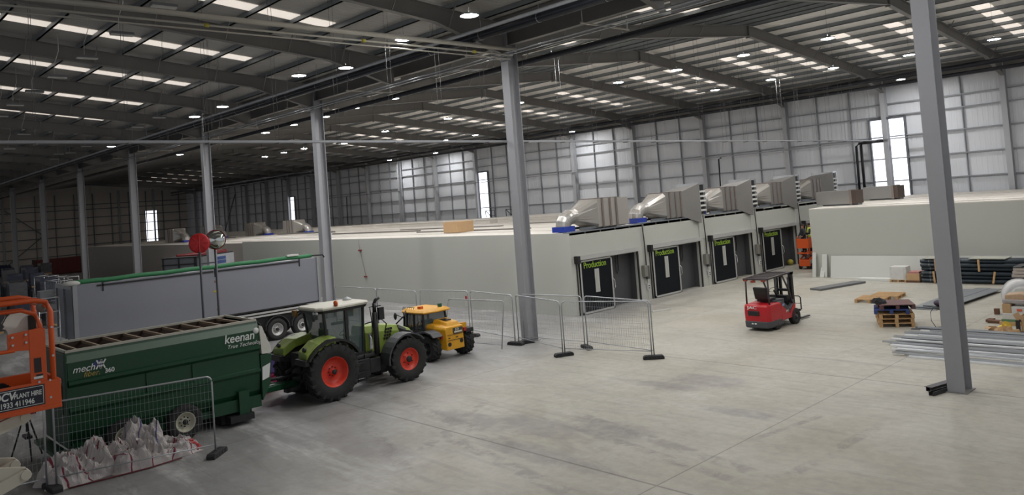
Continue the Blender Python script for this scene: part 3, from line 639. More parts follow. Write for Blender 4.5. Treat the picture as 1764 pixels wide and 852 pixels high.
m = MB(); m.box(0, 3.4, 0, .7, 0, .1); m.xf(Matrix.Translation((-18.5, 38.4, 0)) @ Matrix.Rotation(1.3, 4, 'Z')); tag(m.build('grey_board_stack', mat('board_grey', s2l(96, 97, 98), .6)), 'low stack of grey boards on the floor behind the forklift', 'board')
# ================================================================ wheels
def tyre_mesh(r, wd, rr, lugs=0, lughe=.05):
    m = MB(); h = wd/2
    prof = [(rr, -h*.86), (rr+.02, -h*.98), (r*.80+rr*.2, -h), (r*.94, -h*.92), (r-(lughe if lugs else 0), -h*.72), (r-(lughe*.8 if lugs else -0.0), 0), (r-(lughe if lugs else 0), h*.72), (r*.94, h*.92), (r*.80+rr*.2, h), (rr+.02, h*.98), (rr, h*.86)]
    m.lathe(prof, (0, 0, 0), (1, 0, 0), 40)
    if lugs:
        for i in range(lugs):
            for s in (-1, 1):
                a = 2*PI*(i+(.5 if s > 0 else 0))/lugs; da = 2*PI/lugs*.9
                P = lambda ang, rad, x: Vector((x, rad*math.sin(ang), rad*math.cos(ang)))
                q = []; lw = 2*PI/lugs*.17
                for x, ang in ((0.0, a), (s*h*.98, a-da*.75)):
                    ro = r if abs(x) < .01 else r*.985; ri = r-lughe*1.6
                    q.append([P(ang-lw, ri, x), P(ang+lw, ri, x), P(ang+lw*.8, ro, x), P(ang-lw*.8, ro, x)])
                x = s*h*1.03; ang = a-da*.75; q.append([P(ang-lw-.02, r*.80, x), P(ang+lw-.02, r*.80, x), P(ang+lw*.8, r*.95, x), P(ang-lw*.8, r*.95, x)])
                m.loft(q, True, False)
    else:
        for x in (-.5, -.17, .17, .5):
            m.lathe([(r-.012, h*x-.03), (r+.004, h*x-.025), (r+.004, h*x+.025), (r-.012, h*x+.03)], (0, 0, 0), (1, 0, 0), 40)
    return m
def rim_mesh(rr, wd, s, dish=.12, holes=0, hub=.1, convex=False):
    m = MB(); h = wd/2; o = h*.86
    pr = [(rr, -o), (rr-.02, -o*.9), (rr-.05, -o*.6), (rr-.05, o-dish*1.2), (rr-.03, o-.02), (rr+.012, o+.01), (rr+.02, o), (rr-.012, o-.02), (rr-.05, o-.05), (rr-.08, o-dish), (rr*.55, o-dish*1.25), (hub*1.2, o-dish*(.7 if convex else 1.1)), (hub, o-dish*.3), (0.001, o-dish*.25)]
    m.lathe([(a, b*s) for a, b in pr], (0, 0, 0), (1, 0, 0), 32)
    return m
def wheel(parent, x, y, r, wd, rr, s, rimm, lugs=0, dish=.12, hubm=None, hub=.1, bolts=8, name='wheel', convex=False, z=None):
    w_ = tyre_mesh(r, wd, rr, lugs).build(name, RUBBER, parent); w_.location = (x, y, r if z is None else z)
    rm = rim_mesh(rr, wd, s, dish, 0, hub, convex).build('rim', rimm, w_)
    m = MB(); o = wd/2*.86-dish*.35
    m.lathe([(hub*.95, (o-.04)*s), (hub*.9, (o+.03)*s), (hub*.6, (o+.05)*s), (.001, (o+.05)*s)], (0, 0, 0), (1, 0, 0), 16)
    for i in range(bolts):
        a = 2*PI*i/bolts; c = Vector(((wd/2*.86-dish*1.05)*s, hub*1.6*math.sin(a), hub*1.6*math.cos(a))); m.cyl(c, c+Vector((.04*s, 0, 0)), .016, 6)
    m.build('hub', hubm or DARK, w_)
    return w_
# ================================================================ green tractor
GREEN = mat('lime_green_paint', s2l(130, 150, 66), 0.35, 0, 0.1, 5.0)
RIMR = mat('orange_red_rim', s2l(205, 58, 36), 0.45, 0, 0.08)
CREAMR = mat('cream_roof', s2l(184, 181, 168), 0.5, 0, 0.08)
AMBER = mat('amber_beacon', s2l(190, 80, 25), 0.3)
HEADL = mat('clear_lamp', s2l(200, 205, 205), 0.2)
T = thing('tractor', 'lime green tractor with red wheel rims hitched to the dark green feeder wagon', 'tractor', (-23.0, 12.4, 0))
wheel(T, .95, 0, .90, .56, .47, 1, RIMR, 20, .17, DARK, .09)
wheel(T, -.95, 0, .90, .56, .47, -1, RIMR, 20, .17, DARK, .09)
wheel(T, .93, 2.86, .74, .46, .37, 1, RIMR, 18, .10, DARK, .12, 6, convex=True)
wheel(T, -.93, 2.86, .74, .46, .37, -1, RIMR, 18, .10, DARK, .12, 6, convex=True)
# chassis and drive line
m = MB(); m.box(-.28, .28, -.45, 3.3, .55, 1.05); m.box(-.42, .42, -.5, .6, .5, 1.3); m.cyl((-.75, 0, .9), (.75, 0, .9), .2, 12); m.cyl((-.75, 2.86, .74), (.75, 2.86, .74), .13, 10); m.box(-.3, .3, 2.5, 3.2, .5, .85); m.box(-.35, .35, 3.3, 3.62, .6, 1.15); m.build('chassis', DARK, T)
m = MB(); m.box(.32, .86, .98, 1.5, .42, 1.02); m.box(.40, .84, 1.5, 1.92, .5, .98); m.box(.34, .8, 1.0, 1.9, 1.02, 1.15)
m.build('fuel_tank', BLACK, T, .03)
m = MB()
for z in (.35, .62, .9): m.box(.78, .98, 1.0, 1.35, z, z+.03)
m.box(.8, .84, 1.0, 1.03, .3, 1.15); m.box(.8, .84, 1.32, 1.35, .3, 1.15); m.build('steps', DARK, T)
# rear hitch
for s in (-1, 1):
    m = MB(); m.bar((s*.35, -.2, .6), (s*.42, -1.15, .5), .08, .1); m.bar((s*.4, -.3, 1.25), (s*.42, -.85, .52), .05, .05); m.build('lift_arm', DARK, T)
m = MB(); m.box(-.3, .3, -.7, -.45, .6, 1.5); m.bar((0, -.5, 1.2), (0, -1.05, .95), .08, .08); m.box(-.12, .12, -1.1, -.5, .35, .48); m.cyl((-.3, -.65, 1.45), (.3, -.65, 1.45), .06, 8); m.build('hitch_block', DARK, T)
# fenders
def fender(s):
    t = MB(); r1 = 1.02; pts = []
    for i in range(13):
        a = math.radians(-62+i*(126/12)); pts.append((r1*math.sin(a), .92+r1*math.cos(a)*.97))
    outer = pts; inner = [(p[0]*.95, .92+(p[1]-.92)*.95) for p in pts]
    poly = outer+inner[::-1]
    t.prism(poly, 'x', s*.58, s*1.08); return t
for s in (1, -1):
    f = fender(s).build('rear_fender', GREEN, T, .015)
    m = MB(); pts = []
    for i in range(13):
        a = math.radians(-62+i*(126/12)); pts.append(((1.03)*math.sin(a), .92+1.035*math.cos(a)*.97))
    m.prism(pts+[(p[0]*.93, .92+(p[1]-.92)*.93) for p in pts][::-1], 'x', s*1.06, s*1.26); m.build('fender_edge', BLACK, f)
    # rear green cowl dropping behind the cab with lamp cluster
    m = MB(); m.loft([[Vector(p) for p in ((s*.42, .15, 1.98), (s*1.12, .15, 1.96), (s*1.12, .15, 1.7), (s*.42, .15, 1.7))], [Vector(p) for p in ((s*.42, -.45, 1.88), (s*1.14, -.5, 1.84), (s*1.14, -.5, 1.6), (s*.42, -.45, 1.6))], [Vector(p) for p in ((s*.5, -.85, 1.62), (s*1.12, -.9, 1.56), (s*1.12, -.9, 1.3), (s*.5, -.85, 1.34))]], True, False)
    m.build('fender_cowl', GREEN, T, .03)
    m = MB(); m.box(min(s*.5, s*1.14), max(s*.5, s*1.14), -.98, -.82, 1.22, 1.42); m.build('lamp_cluster', BLACK, T, .02)
    m = MB(); m.cyl((s*.85, -.78, 1.68), (s*.85, -.86, 1.7), .07, 10); m.build('work_lamp', BLACK, T)
# cab
def quad(m, a, b, c, d): m.add([a, b, c, d], [(0, 1, 2, 3)])
ct = [(-.72, -.12), (.72, -.12), (.76, .75), (.62, 1.62), (-.62, 1.62), (-.76, .75)]; cb = [(-.62, .02), (.62, .02), (.78, .75), (.62, 1.5), (-.62, 1.5), (-.78, .75)]
zt_, zb_ = 2.83, 1.28
m = MB()
for i in range(6):
    a, b = cb[i], ct[i]; zb2 = 1.7 if i in (0, 1) else (1.1 if i != 2 and i != 5 else 1.35)
    m.bar((a[0], a[1], zb2), (b[0], b[1], zt_), .09, .07, (0, 1, 0))
for i in range(6):
    a, b = ct[i], ct[(i+1) % 6]; m.bar((a[0], a[1], zt_-.05), (b[0], b[1], zt_-.05), .07, .1)
m.box(-.7, .7, -.05, 1.5, 1.12, 1.24); m.box(-.66, .66, 0, .05, 1.2, 1.72)
m.bar((.79, .80, 1.3), (.66, 1.5, 1.12), .05, .08); m.box(.74, .80, .72, .84, 1.2, 2.8)
m.build('cab_frame', BLACK, T)
m = MB()
for i in range(6):
    a, b = i, (i+1) % 6; z = 1.70 if i == 0 else (1.62 if i in (1, 5) else 1.16)
    quad(m, (cb[a][0], cb[a][1], z), (cb[b][0], cb[b][1], z), (ct[b][0], ct[b][1], zt_-.1), (ct[a][0], ct[a][1], zt_-.1))
m.build('cab_glass', GLASS, T)
m = MB()
ro = [(-.62, -.38), (.62, -.38), (.84, -.2), (.9, .6), (.8, 1.7), (.6, 1.88), (-.6, 1.88), (-.8, 1.7), (-.9, .6), (-.84, -.2)]
m.loft([[Vector((x*.98, y, 2.83)) for x, y in ro], [Vector((x, y, 2.89)) for x, y in ro], [Vector((x*.95, .7+(y-.7)*.96, 2.93)) for x, y in ro], [Vector((x*.6, .7+(y-.7)*.7, 2.95)) for x, y in ro]], True, False); rf = m.build('cab_roof', CREAMR, T)
m = MB(); m.loft([[Vector((x*.92, .7+(y-.7)*.94, 2.74)) for x, y in ro], [Vector((x*.97, .7+(y-.7)*.99, 2.84)) for x, y in ro]], True, False); m.build('roof_lining', BLACK, rf)
m = MB(); m.lathe([(.03, 0), (.03, .1), (.075, .1), (.08, .2), (.06, .26), (.001, .27)], (.82, .35, 2.84), (0, 0, 1), 12); m.build('beacon', AMBER, rf)
m = MB(); m.lathe([(.13, 0), (.17, .04), (.17, .08), (.001, .15)], (-.15, 1.45, 2.92), (0, 0, 1), 14); m.build('receiver_dome', HEADL, rf)
m = MB(); m.box(-.86, -.62, -.5, -.4, 2.62, 2.82); m.build('marker_lamp', mat('dark_amber', s2l(130, 95, 30), .5), rf)
m = MB()
for x in (.45, .62): m.cyl((x, -.3, 2.76), (x, -.37, 2.76), .05, 8)
m.build('work_lamp', HEADL, rf)
# seat and controls inside the cab
m = MB(); m.box(-.28, .28, .25, .75, 1.35, 1.5); m.box(-.27, .27, .2, .32, 1.5, 2.15); m.box(-.2, .2, .22, .3, 2.15, 2.35); m.box(.28, .42, .3, .9, 1.55, 1.7); m.build('seat', DARK, T, .03)
m = MB(); m.bar((0, 1.35, 1.3), (0, 1.15, 1.85), .12, .12); m.lathe([(.17, -.012), (.19, 0), (.17, .012), (.155, 0), (.17, -.012)], (0, 1.12, 1.9), (0, -.5, 1), 18); m.box(-.25, .25, 1.25, 1.45, 1.35, 1.75); m.box(.3, .5, .95, 1.05, 2.2, 2.45); m.build('steering_column', DARK, T)
# the cab is a little smaller than its drawn size
for ch_ in T.children:
    if ch_.name.split('.')[0] in ('cab_frame', 'cab_glass', 'cab_roof', 'seat', 'steering_column'): ch_.scale = (.92, .87, .975); ch_.location = (0, .115, 0)
# bonnet
m = MB(); hood = []
for y, w2, z0, z1 in ((1.62, .43, 1.1, 1.98), (2.3, .43, 1.08, 1.93), (3.0, .41, 1.05, 1.82), (3.5, .38, 1.02, 1.62), (3.75, .30, 1.0, 1.3)):
    hood.append([Vector(p) for p in ((-w2, y, z0), (w2, y, z0), (w2+.02, y, z0+(z1-z0)*.75), (w2*.8, y, z1), (-w2*.8, y, z1), (-w2-.02, y, z0+(z1-z0)*.75))])
m.loft(hood, True, False); hd = m.build('bonnet', GREEN, T, .03)
m = MB()
for i in range(4):
    for j in range(3): m.box(.43, .462, 2.42+.1*j-.05*(3-i)*.6, 2.49+.1*j-.05*(3-i)*.6, 1.42+.1*i, 1.495+.1*i)
m.build('bonnet_vent', BLACK, hd)
m = MB(); m.loft([[Vector(p) for p in ((.425, 2.95, 1.3), (.425, 2.98, 1.72), (.36, 2.98, 1.83))], [Vector(p) for p in ((.36, 3.7, 1.2), (.34, 3.66, 1.42), (.31, 3.62, 1.5))]], False, False)
m.add([(.44, 2.95, 1.28), (.44, 3.0, 1.68), (.415, 3.45, 1.55), (.33, 3.74, 1.3), (.40, 3.5, 1.1)], [(0, 1, 2, 3, 4)]); m.build('headlamp_panel', BLACK, hd)
m = MB(); m.box(-.44, .44, 1.7, 2.6, 1.0, 1.22); m.build('bonnet_skirt', GREEN, hd)
m = MB(); m.bar((.5, 2.55, 1.15), (.5, 2.68, 1.35), .02, .08); m.bar((.5, 2.62, 1.1), (.5, 2.76, 1.3), .02, .08); m.build('stripe_mark', BLACK, hd)
# front fenders
for s in (1, -1):
    m = MB(); pts = [];
    for i in range(12):
        a = math.radians(-95+i*13); pts.append((2.86+.86*math.sin(a), .76+.86*math.cos(a)))
    m.prism(pts+[(2.86+(p[0]-2.86)*.94, .76+(p[1]-.76)*.94) for p in pts][::-1], 'x', s*.66, s*1.2, False); m.build('front_fender', mat('fender_black', s2l(62, 64, 68), .55), T)
m = MB(); m.cyl((.8, 1.82, 1.1), (.8, 1.82, 2.45), .095, 12); m.cyl((.8, 1.82, 2.45), (.8, 1.82, 2.75), .065, 10); m.tube([(.8, 1.82, 2.72), (.82, 1.86, 2.84), (.86, 1.98, 2.92)], .055, 8); m.build('exhaust', BLACK, T)
m = MB(); m.tube([(.7, 1.62, 1.15), (.78, 1.62, 1.3), (.78, 1.62, 1.6), (.7, 1.64, 1.75)], .06, 8); m.build('air_hose', SHINY, T)
m = MB(); m.bar((.66, 1.7, 2.62), (1.0, 1.95, 2.66), .03, .03); m.box(.92, 1.02, 1.85, 2.05, 2.2, 2.6); m.tube([(.72, 1.7, 2.6), (.76, 1.72, 2.1), (.66, 1.75, 1.5)], .018, 6); m.build('mirror', BLACK, T)
m = MB(); m.tube([(.66, 1.5, 2.1), (.8, 2.05, 2.2), (.8, 2.25, 2.0), (.6, 2.3, 1.7)], .02, 6); m.tube([(.4, 2.9, 1.85), (.5, 3.2, 2.1), (.46, 3.3, 2.25)], .025, 6); m.build('handrail', DARK, T)
m = MB(); m.box(-1.0, -.9, 1.85, 2.05, 2.2, 2.6); m.bar((-.66, 1.7, 2.62), (-.95, 1.95, 2.6), .03, .03); m.build('mirror', BLACK, T)
# ================================================================ green feeder wagon
KG = mat('wagon_green', s2l(18, 64, 40), 0.4, 0, 0.15, 4.0); KGL = mat('wagon_rim_green', s2l(88, 108, 92), 0.45, 0, 0.1, 4.0)
WTXT = mat('white_lettering', s2l(215, 218, 215), 0.5, 0, 0.02)
K = thing('feeder_wagon', 'dark green open-topped feeder wagon lettered keenan, hitched behind the lime green tractor', 'trailer', (-21.95, 5.05, 0))
L_ = 5.0
def ksec(y, dx=0): # near side profile local x (0 = near face), z
    return [(-.10, 2.86), (0, 2.58), (.0, 2.16), (.07, 2.14), (.07, 2.06), (-.02, 1.98), (-.02, 1.50), (.03, 1.47), (.03, 1.40), (-.03, 1.32), (-.10, .85), (-.32, .50), (-1.15, .42)]
near = ksec(0); far = [(-2.35-x, z) for x, z in near][::-1]
prof = near+far[1:]
m = MB(); rs = [[Vector((x, y, z)) for x, z in prof] for y in (0.02, L_)]
n = len(prof); m.loft(rs, False, False, False)
m.add([Vector((x, .02, z)) for x, z in prof], [tuple(range(n))[::-1]]); m.add([Vector((x, L_, z)) for x, z in prof], [tuple(range(n))])
body = m.build('hopper', KG, K)
m = MB(); m.box(-2.2, -.14, .06, L_-.06, 1.2, 1.25); m.box(-2.22, -2.2, .06, L_-.06, 1.2, 2.83); m.box(-.16, -.14, .06, L_-.06, 1.2, 2.83); m.build('hopper_lining', mat('worn_lining', s2l(62, 48, 40), .8, .1, .3, 5), body)
m = MB(); m.prism([(-.11, 2.86), (.015, 2.60), (.002, 2.59), (-.12, 2.84)], 'y', .0, L_+.02); m.build('hopper_shoulder', KGL, body)
m = MB(); m.box(-.16, -.08, 0, L_, 2.84, 2.90); m.box(-2.27, -2.19, 0, L_, 2.84, 2.90); m.box(-2.2, -.1, 0, .06, 2.84, 2.9); m.box(-2.2, -.1, L_-.06, L_, 2.84, 2.9)
m.build('top_rail', mat('pale_rim', s2l(175, 172, 160), .6), body)
m = MB()
for i in range(9):
    y = .35+.54*i; m.box(-2.25, -.1, y, y+.05, 2.78, 2.85)
m.build('cross_bar', mat('rusty_bar', s2l(150, 132, 112), .8, 0, .25), body)
m = MB(); m.box(-2.2, -.15, .1, L_-.1, 2.40, 2.42); m.tube([(-1.2, .2, 2.46), (-1.2, L_-.2, 2.46)], .16, 8)
for i in range(6): m.bar((-1.2, .5+.8*i, 2.5), (-.6, .6+.8*i, 2.62), .1, .04)
m.build('auger', mat('dark_feed', s2l(50, 34, 28), .9, 0, .4, 8), K)
for y in (1.85, 3.05):
    m = MB(); m.box(-.05, .02, y, y+.06, 1.5, 1.98) if y > 2 else m.box(-.05, .02, y, y+.06, 1.5, 1.98); m.build('side_rib', KG, body)
m = MB(); m.box(-.2, .0, -.04, .02, 1.0, 2.84); m.box(-2.2, -.05, -.05, .02, .5, 2.84); m.box(-.9, -.3, -.08, -.04, 1.3, 1.7); m.build('tail_board', mat('tail_green', s2l(20, 58, 38), .45, 0, .2), K, .02)
m = MB(); m.box(-.75, -.35, -.1, -.06, 1.72, 2.02); m.build('tail_label', KGL, K)
# white shield at the drawbar end
m = MB(); m.prism([(L_+.02, 2.72), (L_+.12, 2.66), (L_+.24, 2.30), (L_+.36, 2.04), (L_+.34, 1.86), (L_+.06, 1.88)], 'x', -.2, .03); m.build('front_shield', mat('shield_white', s2l(200, 200, 190), .5), K, .01)
m = MB(); m.prism([(L_+.02, 1.86), (L_+.36, 1.84), (L_+.28, 1.0), (L_+.02, .55)], 'x', -.3, .02); m.prism([(L_, 2.86), (L_, 1.0), (L_+.3, 1.0), (L_+.3, 2.0)], 'x', -2.2, -.3); m.build('front_housing', KG, K)
m = MB(); m.prism([(L_+.05, 1.5), (L_+.3, 1.58), (L_+.24, 1.18), (L_+.03, 1.12)], 'x', .02, .04); m.build('reflector_plate', WTXT, K)
m = MB(); m.box(-2.1, -.2, .1, L_, .36, .55); m.box(-.6, -.05, 3.6, L_, .38, .72); m.box(-.25, .05, 4.3, 4.6, .3, .95); m.bar((-1.15, L_, .6), (-1.15, L_+1.75, .55), .22, .2); m.bar((-.4, L_, .7), (-1.1, L_+1.4, .58), .12, .14); m.bar((-1.9, L_, .7), (-1.2, L_+1.4, .58), .12, .14); m.build('chassis', KG, K)
m = MB(); m.box(-1.9, -.3, 3.9, 4.8, .05, .4); m.box(-.5, .1, 4.0, 4.7, .12, .3); m.build('drive_gear', DARK, K)
m = MB(); m.cyl((-1.1, L_+.3, .85), (-1.05, L_+2.1, .82), .05, 8); m.build('drive_shaft', DARK, K)
m = MB(); m.box(-2.3, -.1, -.32, -.02, .32, .42); m.box(-.3, .1, -.3, .3, .3, .4); m.build('rear_bumper', KG, K)
CRIM = mat('cream_truck_rim', s2l(186, 184, 165), 0.5, 0.1)
for y in (1.28, 2.8):
    for s, x in ((1, -.13), (-1, -2.2)):
        wheel(K, x, y, .465, .3, .26, s, CRIM, 0, .1, DARK, .08, 8, convex=True)
m = MB()
for y in (1.28, 2.8): m.tube([(-.35, y+.52*math.cos(a*PI/8), .46+.5*math.sin(a*PI/8)) for a in range(9)], .05, 6)
m.build('wheel_arch', DARK, K)
R90 = (PI/2, 0, PI/2)
text('keenan', .34, WTXT, K, (.012, 3.98, 2.36), R90, shear=.15, bold=.004, sx=.92)
m = MB(); m.lathe([(.09, 0), (.09, .006), (.001, .008)], (.012, 4.93, 2.58), (1, 0, 0), 14); m.build('logo_dot', WTXT, K)
text('True Technology', .155, WTXT, K, (.012, 4.05, 2.20), R90, shear=.3)
text('mech', .235, WTXT, K, (.012, .12, 2.33), R90, shear=.3, bold=.002)
text('fiber.', .19, mat('ochre_lettering', s2l(165, 145, 70), .5), K, (.035, .62, 2.165-.09), R90, shear=.3) .location = (.014, .36, 2.19)
text('360', .155, WTXT, K, (.014, .86, 2.20), R90, bold=.004)
for dx in (0, .09):
    for p_, q_ in (((.02, .66+dx, 2.33), (.02, .80+dx, 2.55)), ((.02, .78+dx, 2.33), (.02, .68+dx, 2.55))):
        m = MB(); m.bar(p_, q_, .035, .006, (1, 0, 0)); m.build('logo_stroke', WTXT, K)
m = MB(); m.add([(.012, .72+.14*math.cos(a*PI/10), 2.40+.16*math.sin(a*PI/10)) for a in range(11)], [tuple(range(11))]); m.build('logo_arc', mat('logo_blue', s2l(52, 60, 120), .5), K)
text('keenan', .26, WTXT, K, (-1.0, -.07, 2.1), (PI/2, 0, 0), shear=.15, bold=.003)
# ================================================================ yellow telehandler
YEL = mat('yellow_machine_paint', s2l(206, 150, 32), 0.4, 0, 0.15, 6.0)
H = thing('telehandler', 'yellow wheeled loader lettered JCB parked just beyond the lime green tractor', 'loader', (-25.8, 18.4, 0), -PI/2)
# local: +y is the rear of the machine (engine cover), +x its cab side
for s in (1, -1):
    wheel(H, s*.80, -.1, .48, .38, .24, s, DARK, 16, .1, DARK, .1)
    wheel(H, s*.80, 1.95, .50, .38, .25, s, DARK, 16, .1, DARK, .1)
m = MB(); m.box(-.35, .35, -.5, 2.2, .4, .75); m.cyl((-.7, -.1, .48), (.7, -.1, .48), .12, 10); m.cyl((-.7, 1.95, .5), (.7, 1.95, .5), .12, 10); m.box(-.3, .75, .4, 1.3, .42, .95); m.build('chassis', DARK, H)
m = MB()
V3 = lambda L: [Vector(p) for p in L]
m.loft([V3([(-.6, 1.35, .6), (.56, 1.35, .5), (.58, 1.35, 1.2), (.5, 1.35, 1.30), (-.55, 1.35, 1.30)]), V3([(-.6, 1.95, .6), (.55, 1.95, .42), (.58, 1.95, 1.17), (.5, 1.95, 1.27), (-.55, 1.95, 1.27)]), V3([(-.5, 2.42, .34), (.34, 2.42, .34), (.38, 2.42, 1.12), (.32, 2.40, 1.2), (-.48, 2.40, 1.2)])], True, False); eng = m.build('engine_cover', YEL, H, .03)
m = MB(); m.loft([V3([(-.5, 1.5, 1.26), (.3, 1.5, 1.26), (.2, 1.5, 1.44), (-.4, 1.5, 1.44)]), V3([(-.45, 2.3, 1.2), (.2, 2.3, 1.2), (.1, 2.2, 1.34), (-.4, 2.2, 1.34)])], True, False); m.build('cover_hump', YEL, eng, .02)
m = MB()
for i in range(4): m.box(-.25, .05, 1.6+.12*i, 1.65+.12*i, 1.39, 1.43-.0*i)
m.box(.18, .26, 2.42, 2.43, .78, .81); m.box(-.2, -.1, 2.42, 2.43, .78, .81); m.box(-.45, .3, 2.42, 2.43, .7, .715); m.box(-.45, .3, 2.42, 2.43, .9, .912)
m.cyl((.22, 2.36, .56), (.22, 2.435, .56), .08, 10); m.cyl((-.36, 2.36, .62), (-.36, 2.435, .62), .08, 10); m.build('cover_slot', BLACK, eng)
m = MB(); m.box(-.44, .02, 2.415, 2.43, .93, 1.14); m.build('number_panel', mat('plate_grey', s2l(60, 58, 50), .5), eng)
text('JCB', .11, mat('plate_lettering', s2l(200, 196, 180), .5), eng, (-.08, 2.436, 1.05), (PI/2, 0, PI), bold=.003); m = MB(); m.box(-.40, -.02, 2.43, 2.437, .96, 1.02); m.build('plate_bar', mat('plate_lettering', s2l(200, 196, 180), .5), eng)
m = MB(); m.box(.42, .50, 2.2, 2.3, .8, .95); m.box(-.62, -.5, 2.34, 2.44, .95, 1.08); m.build('tail_lamp', mat('tail_red', s2l(150, 30, 25), .4), H)
m = MB(); m.box(-1.0, -.6, 1.5, 2.42, .86, 1.03); m.build('rear_mudguard', DARK, H, .03)
m = MB(); m.prism([(1.28, .8), (1.4, 1.06), (1.95, 1.14), (2.3, 1.08), (2.5, .95), (2.46, .92), (2.28, 1.03), (1.95, 1.08), (1.44, 1.0), (1.33, .78)], 'x', .58, 1.02); m.build('rear_mudguard', mat('mudguard_grey', s2l(70, 70, 72), .6), H)
z1 = 1.72
cbx = [(.76, .28), (.76, .95), (.70, 1.5), (-.42, 1.5), (-.5, .2), (.5, .12)]
m = MB(); nC = len(cbx)
for x, y in cbx: m.bar((x, y, .8), (x*.94, y*.94+.04, z1), .06, .06, (0, 1, 0))
for i in range(nC): a, b = cbx[i], cbx[(i+1) % nC]; m.bar((a[0]*.95, a[1]*.94+.04, z1), (b[0]*.95, b[1]*.94+.04, z1), .05, .08); m.bar((a[0], a[1], .92), (b[0], b[1], .92), .04, .3)
m.build('cab_frame', BLACK, H)
m = MB()
for i in range(nC):
    a, b = cbx[i], cbx[(i+1) % nC]; quad(m, (a[0], a[1], 1.05), (b[0], b[1], 1.05), (b[0]*.94, b[1]*.94+.04, z1-.03), (a[0]*.94, a[1]*.94+.04, z1-.03))
m.build('cab_glass', GLASS, H)
m = MB(); rr_ = [(-.55, .0), (.6, .0), (.84, .3), (.86, 1.2), (.78, 1.62), (.2, 1.7), (-.55, 1.62)]
m.loft([V3([(x*.97, y, 1.72) for x, y in rr_]), V3([(x, y, 1.77) for x, y in rr_]), V3([(x*.85, .8+(y-.8)*.85, 1.86) for x, y in rr_])], True, False); rf = m.build('cab_roof', YEL, H, .02)
m = MB(); m.box(.35, .5, .9, 1.08, 1.86, 1.95); m.build('beacon', AMBER, rf); m = MB(); m.box(-.3, -.18, 1.3, 1.42, 1.86, 1.99); m.build('green_beacon', mat('green_lamp', s2l(30, 90, 70), .4), rf)
m = MB()
for i in range(6): m.cyl((.7, .2+.14*i, 1.82), (.68, .2+.14*i, 1.93), .01, 5)
m.cyl((.68, .2, 1.93), (.68, .95, 1.93), .01, 5); m.build('roof_guard', BLACK, rf)
m = MB()
for i in range(6): m.cyl((.80, .32+.1*i, 1.05), (.76, .34+.09*i, 1.7), .01, 5)
m.build('window_guard', BLACK, H)
m = MB(); m.box(-.05, .45, .6, 1.05, .95, 1.08); m.box(-.05, .45, 1.0, 1.12, 1.05, 1.42); m.build('seat', DARK, H, .02)
m = MB(); m.bar((-.72, 2.2, 1.1), (-.72, -1.6, .75), .22, .26); m.bar((-.72, -1.5, .8), (-.72, -1.9, .35), .2, .26); m.box(-.95, .6, -2.1, -1.95, .1, .7); m.build('boom', YEL, H)
m = MB(); m.tube([(.74, .3, 1.5), (.95, .1, 1.66)], .018, 6); m.ball((.98, .06, 1.6), .06, .08, .14); m.build('mirror', BLACK, H)
m = MB(); m.tube([(.8, 1.25, 1.1), (.86, 1.3, 1.35), (.84, 1.45, 1.5), (.8, 1.5, 1.35)], .03, 6); m.build('air_intake', mat('old_steel', s2l(105, 100, 95), .5, .4), H)
# ================================================================ big grey bulk trailer
TG = mat('trailer_side_grey', s2l(128, 130, 138), 0.45, 0.15, 0.05, 0.5)
B = thing('bulk_trailer', 'long grey bulk trailer with a rolled green sheet along its top', 'trailer', (-35.0, 8.4, 0))
LB = 10.95
m = MB(); m.box(-2.45, 0, 0, LB, 1.5, 3.68); m.build('body', TG, B)
for bx_ in ((-.06, .05, 0, .16, 1.42, 3.74), (-.06, .05, LB-.1, LB, 1.5, 3.7), (-2.5, -.06, -.05, .0, 3.55, 3.74), (-2.5, -2.35, -.05, 0, 1.5, 3.55), (-1.25, -1.18, -.06, 0, 1.5, 3.55)):
    m = MB(); m.box(*bx_); m.build('corner_post', mat('post_grey', s2l(150, 152, 156), .4, .3), B)
m = MB(); m.box(-.0, .03, .9, 5.7, 3.56, 3.63); m.box(-.0, .03, 5.85, 9.9, 3.56, 3.63); m.box(0, .02, .3, LB-.1, 1.5, 1.57); m.build('black_trim', BLACK, B)
m = MB(); m.box(-.1, .06, .1, LB, 1.36, 1.44); m.box(-.08, .04, .1, LB, 1.22, 1.30); m.build('side_rail', ALU, B)
m = MB(); m.box(-2.3, -.15, .3, LB-.2, 1.0, 1.36); m.box(-2.2, -.2, 6.0, LB-.1, .6, 1.2); m.box(-1.9, -.4, .2, 1.6, .55, 1.2); m.build('chassis', DARK, B)
for y in (7.25, 8.62, 9.95):
    for s, x in ((1, -.2), (-1, -2.25)): wheel(B, x, y, .52, .36, .29, s, ALU, 0, .1, DARK, .09, 10, convex=True)
    m = MB(); pts = [(y+.62*math.cos(a*PI/10), .55+.62*math.sin(a*PI/10)) for a in range(11)]; m.prism(pts+[(y+.6*math.cos(a*PI/10), .55+.6*math.sin(a*PI/10)) for a in range(11)][::-1], 'x', -.4, .02); m.build('mudguard', mat('mudguard_grey', s2l(70, 70, 72), .6), B)
m = MB(); rs = [(-.1+.015*math.sin(i*2.1), -.1+LB*.98*i/24, 3.80+.012*math.sin(i*1.3)) for i in range(25)]; m.tube(rs, .1, 10); sh = m.build('rolled_sheet', mat('green_sheet', s2l(38, 110, 66), .6, 0, .2, 6), B)
m = MB(); m.ball((-.1, .0, 3.78), .22, .35, .12); m.build('sheet_end', mat('sheet_white', s2l(190, 190, 185), .7), sh); m = MB(); m.box(-.2, .05, 9.3, 9.9, 3.88, 3.96); m.build('sheet_flap', mat('sheet_white', s2l(190, 190, 185), .7), sh)
for y in (1.1, 5.75, 9.9): m = MB(); m.box(0, .03, y, y+.05, 3.35, 3.72); m.build('strap', BLACK, B)
m = MB(); m.tube([(-.1, LB*.96, 3.8), (-.05, LB+.3, 3.78), (0, LB+.35, 3.65)], .04, 6); m.build('crank', DARK, sh)
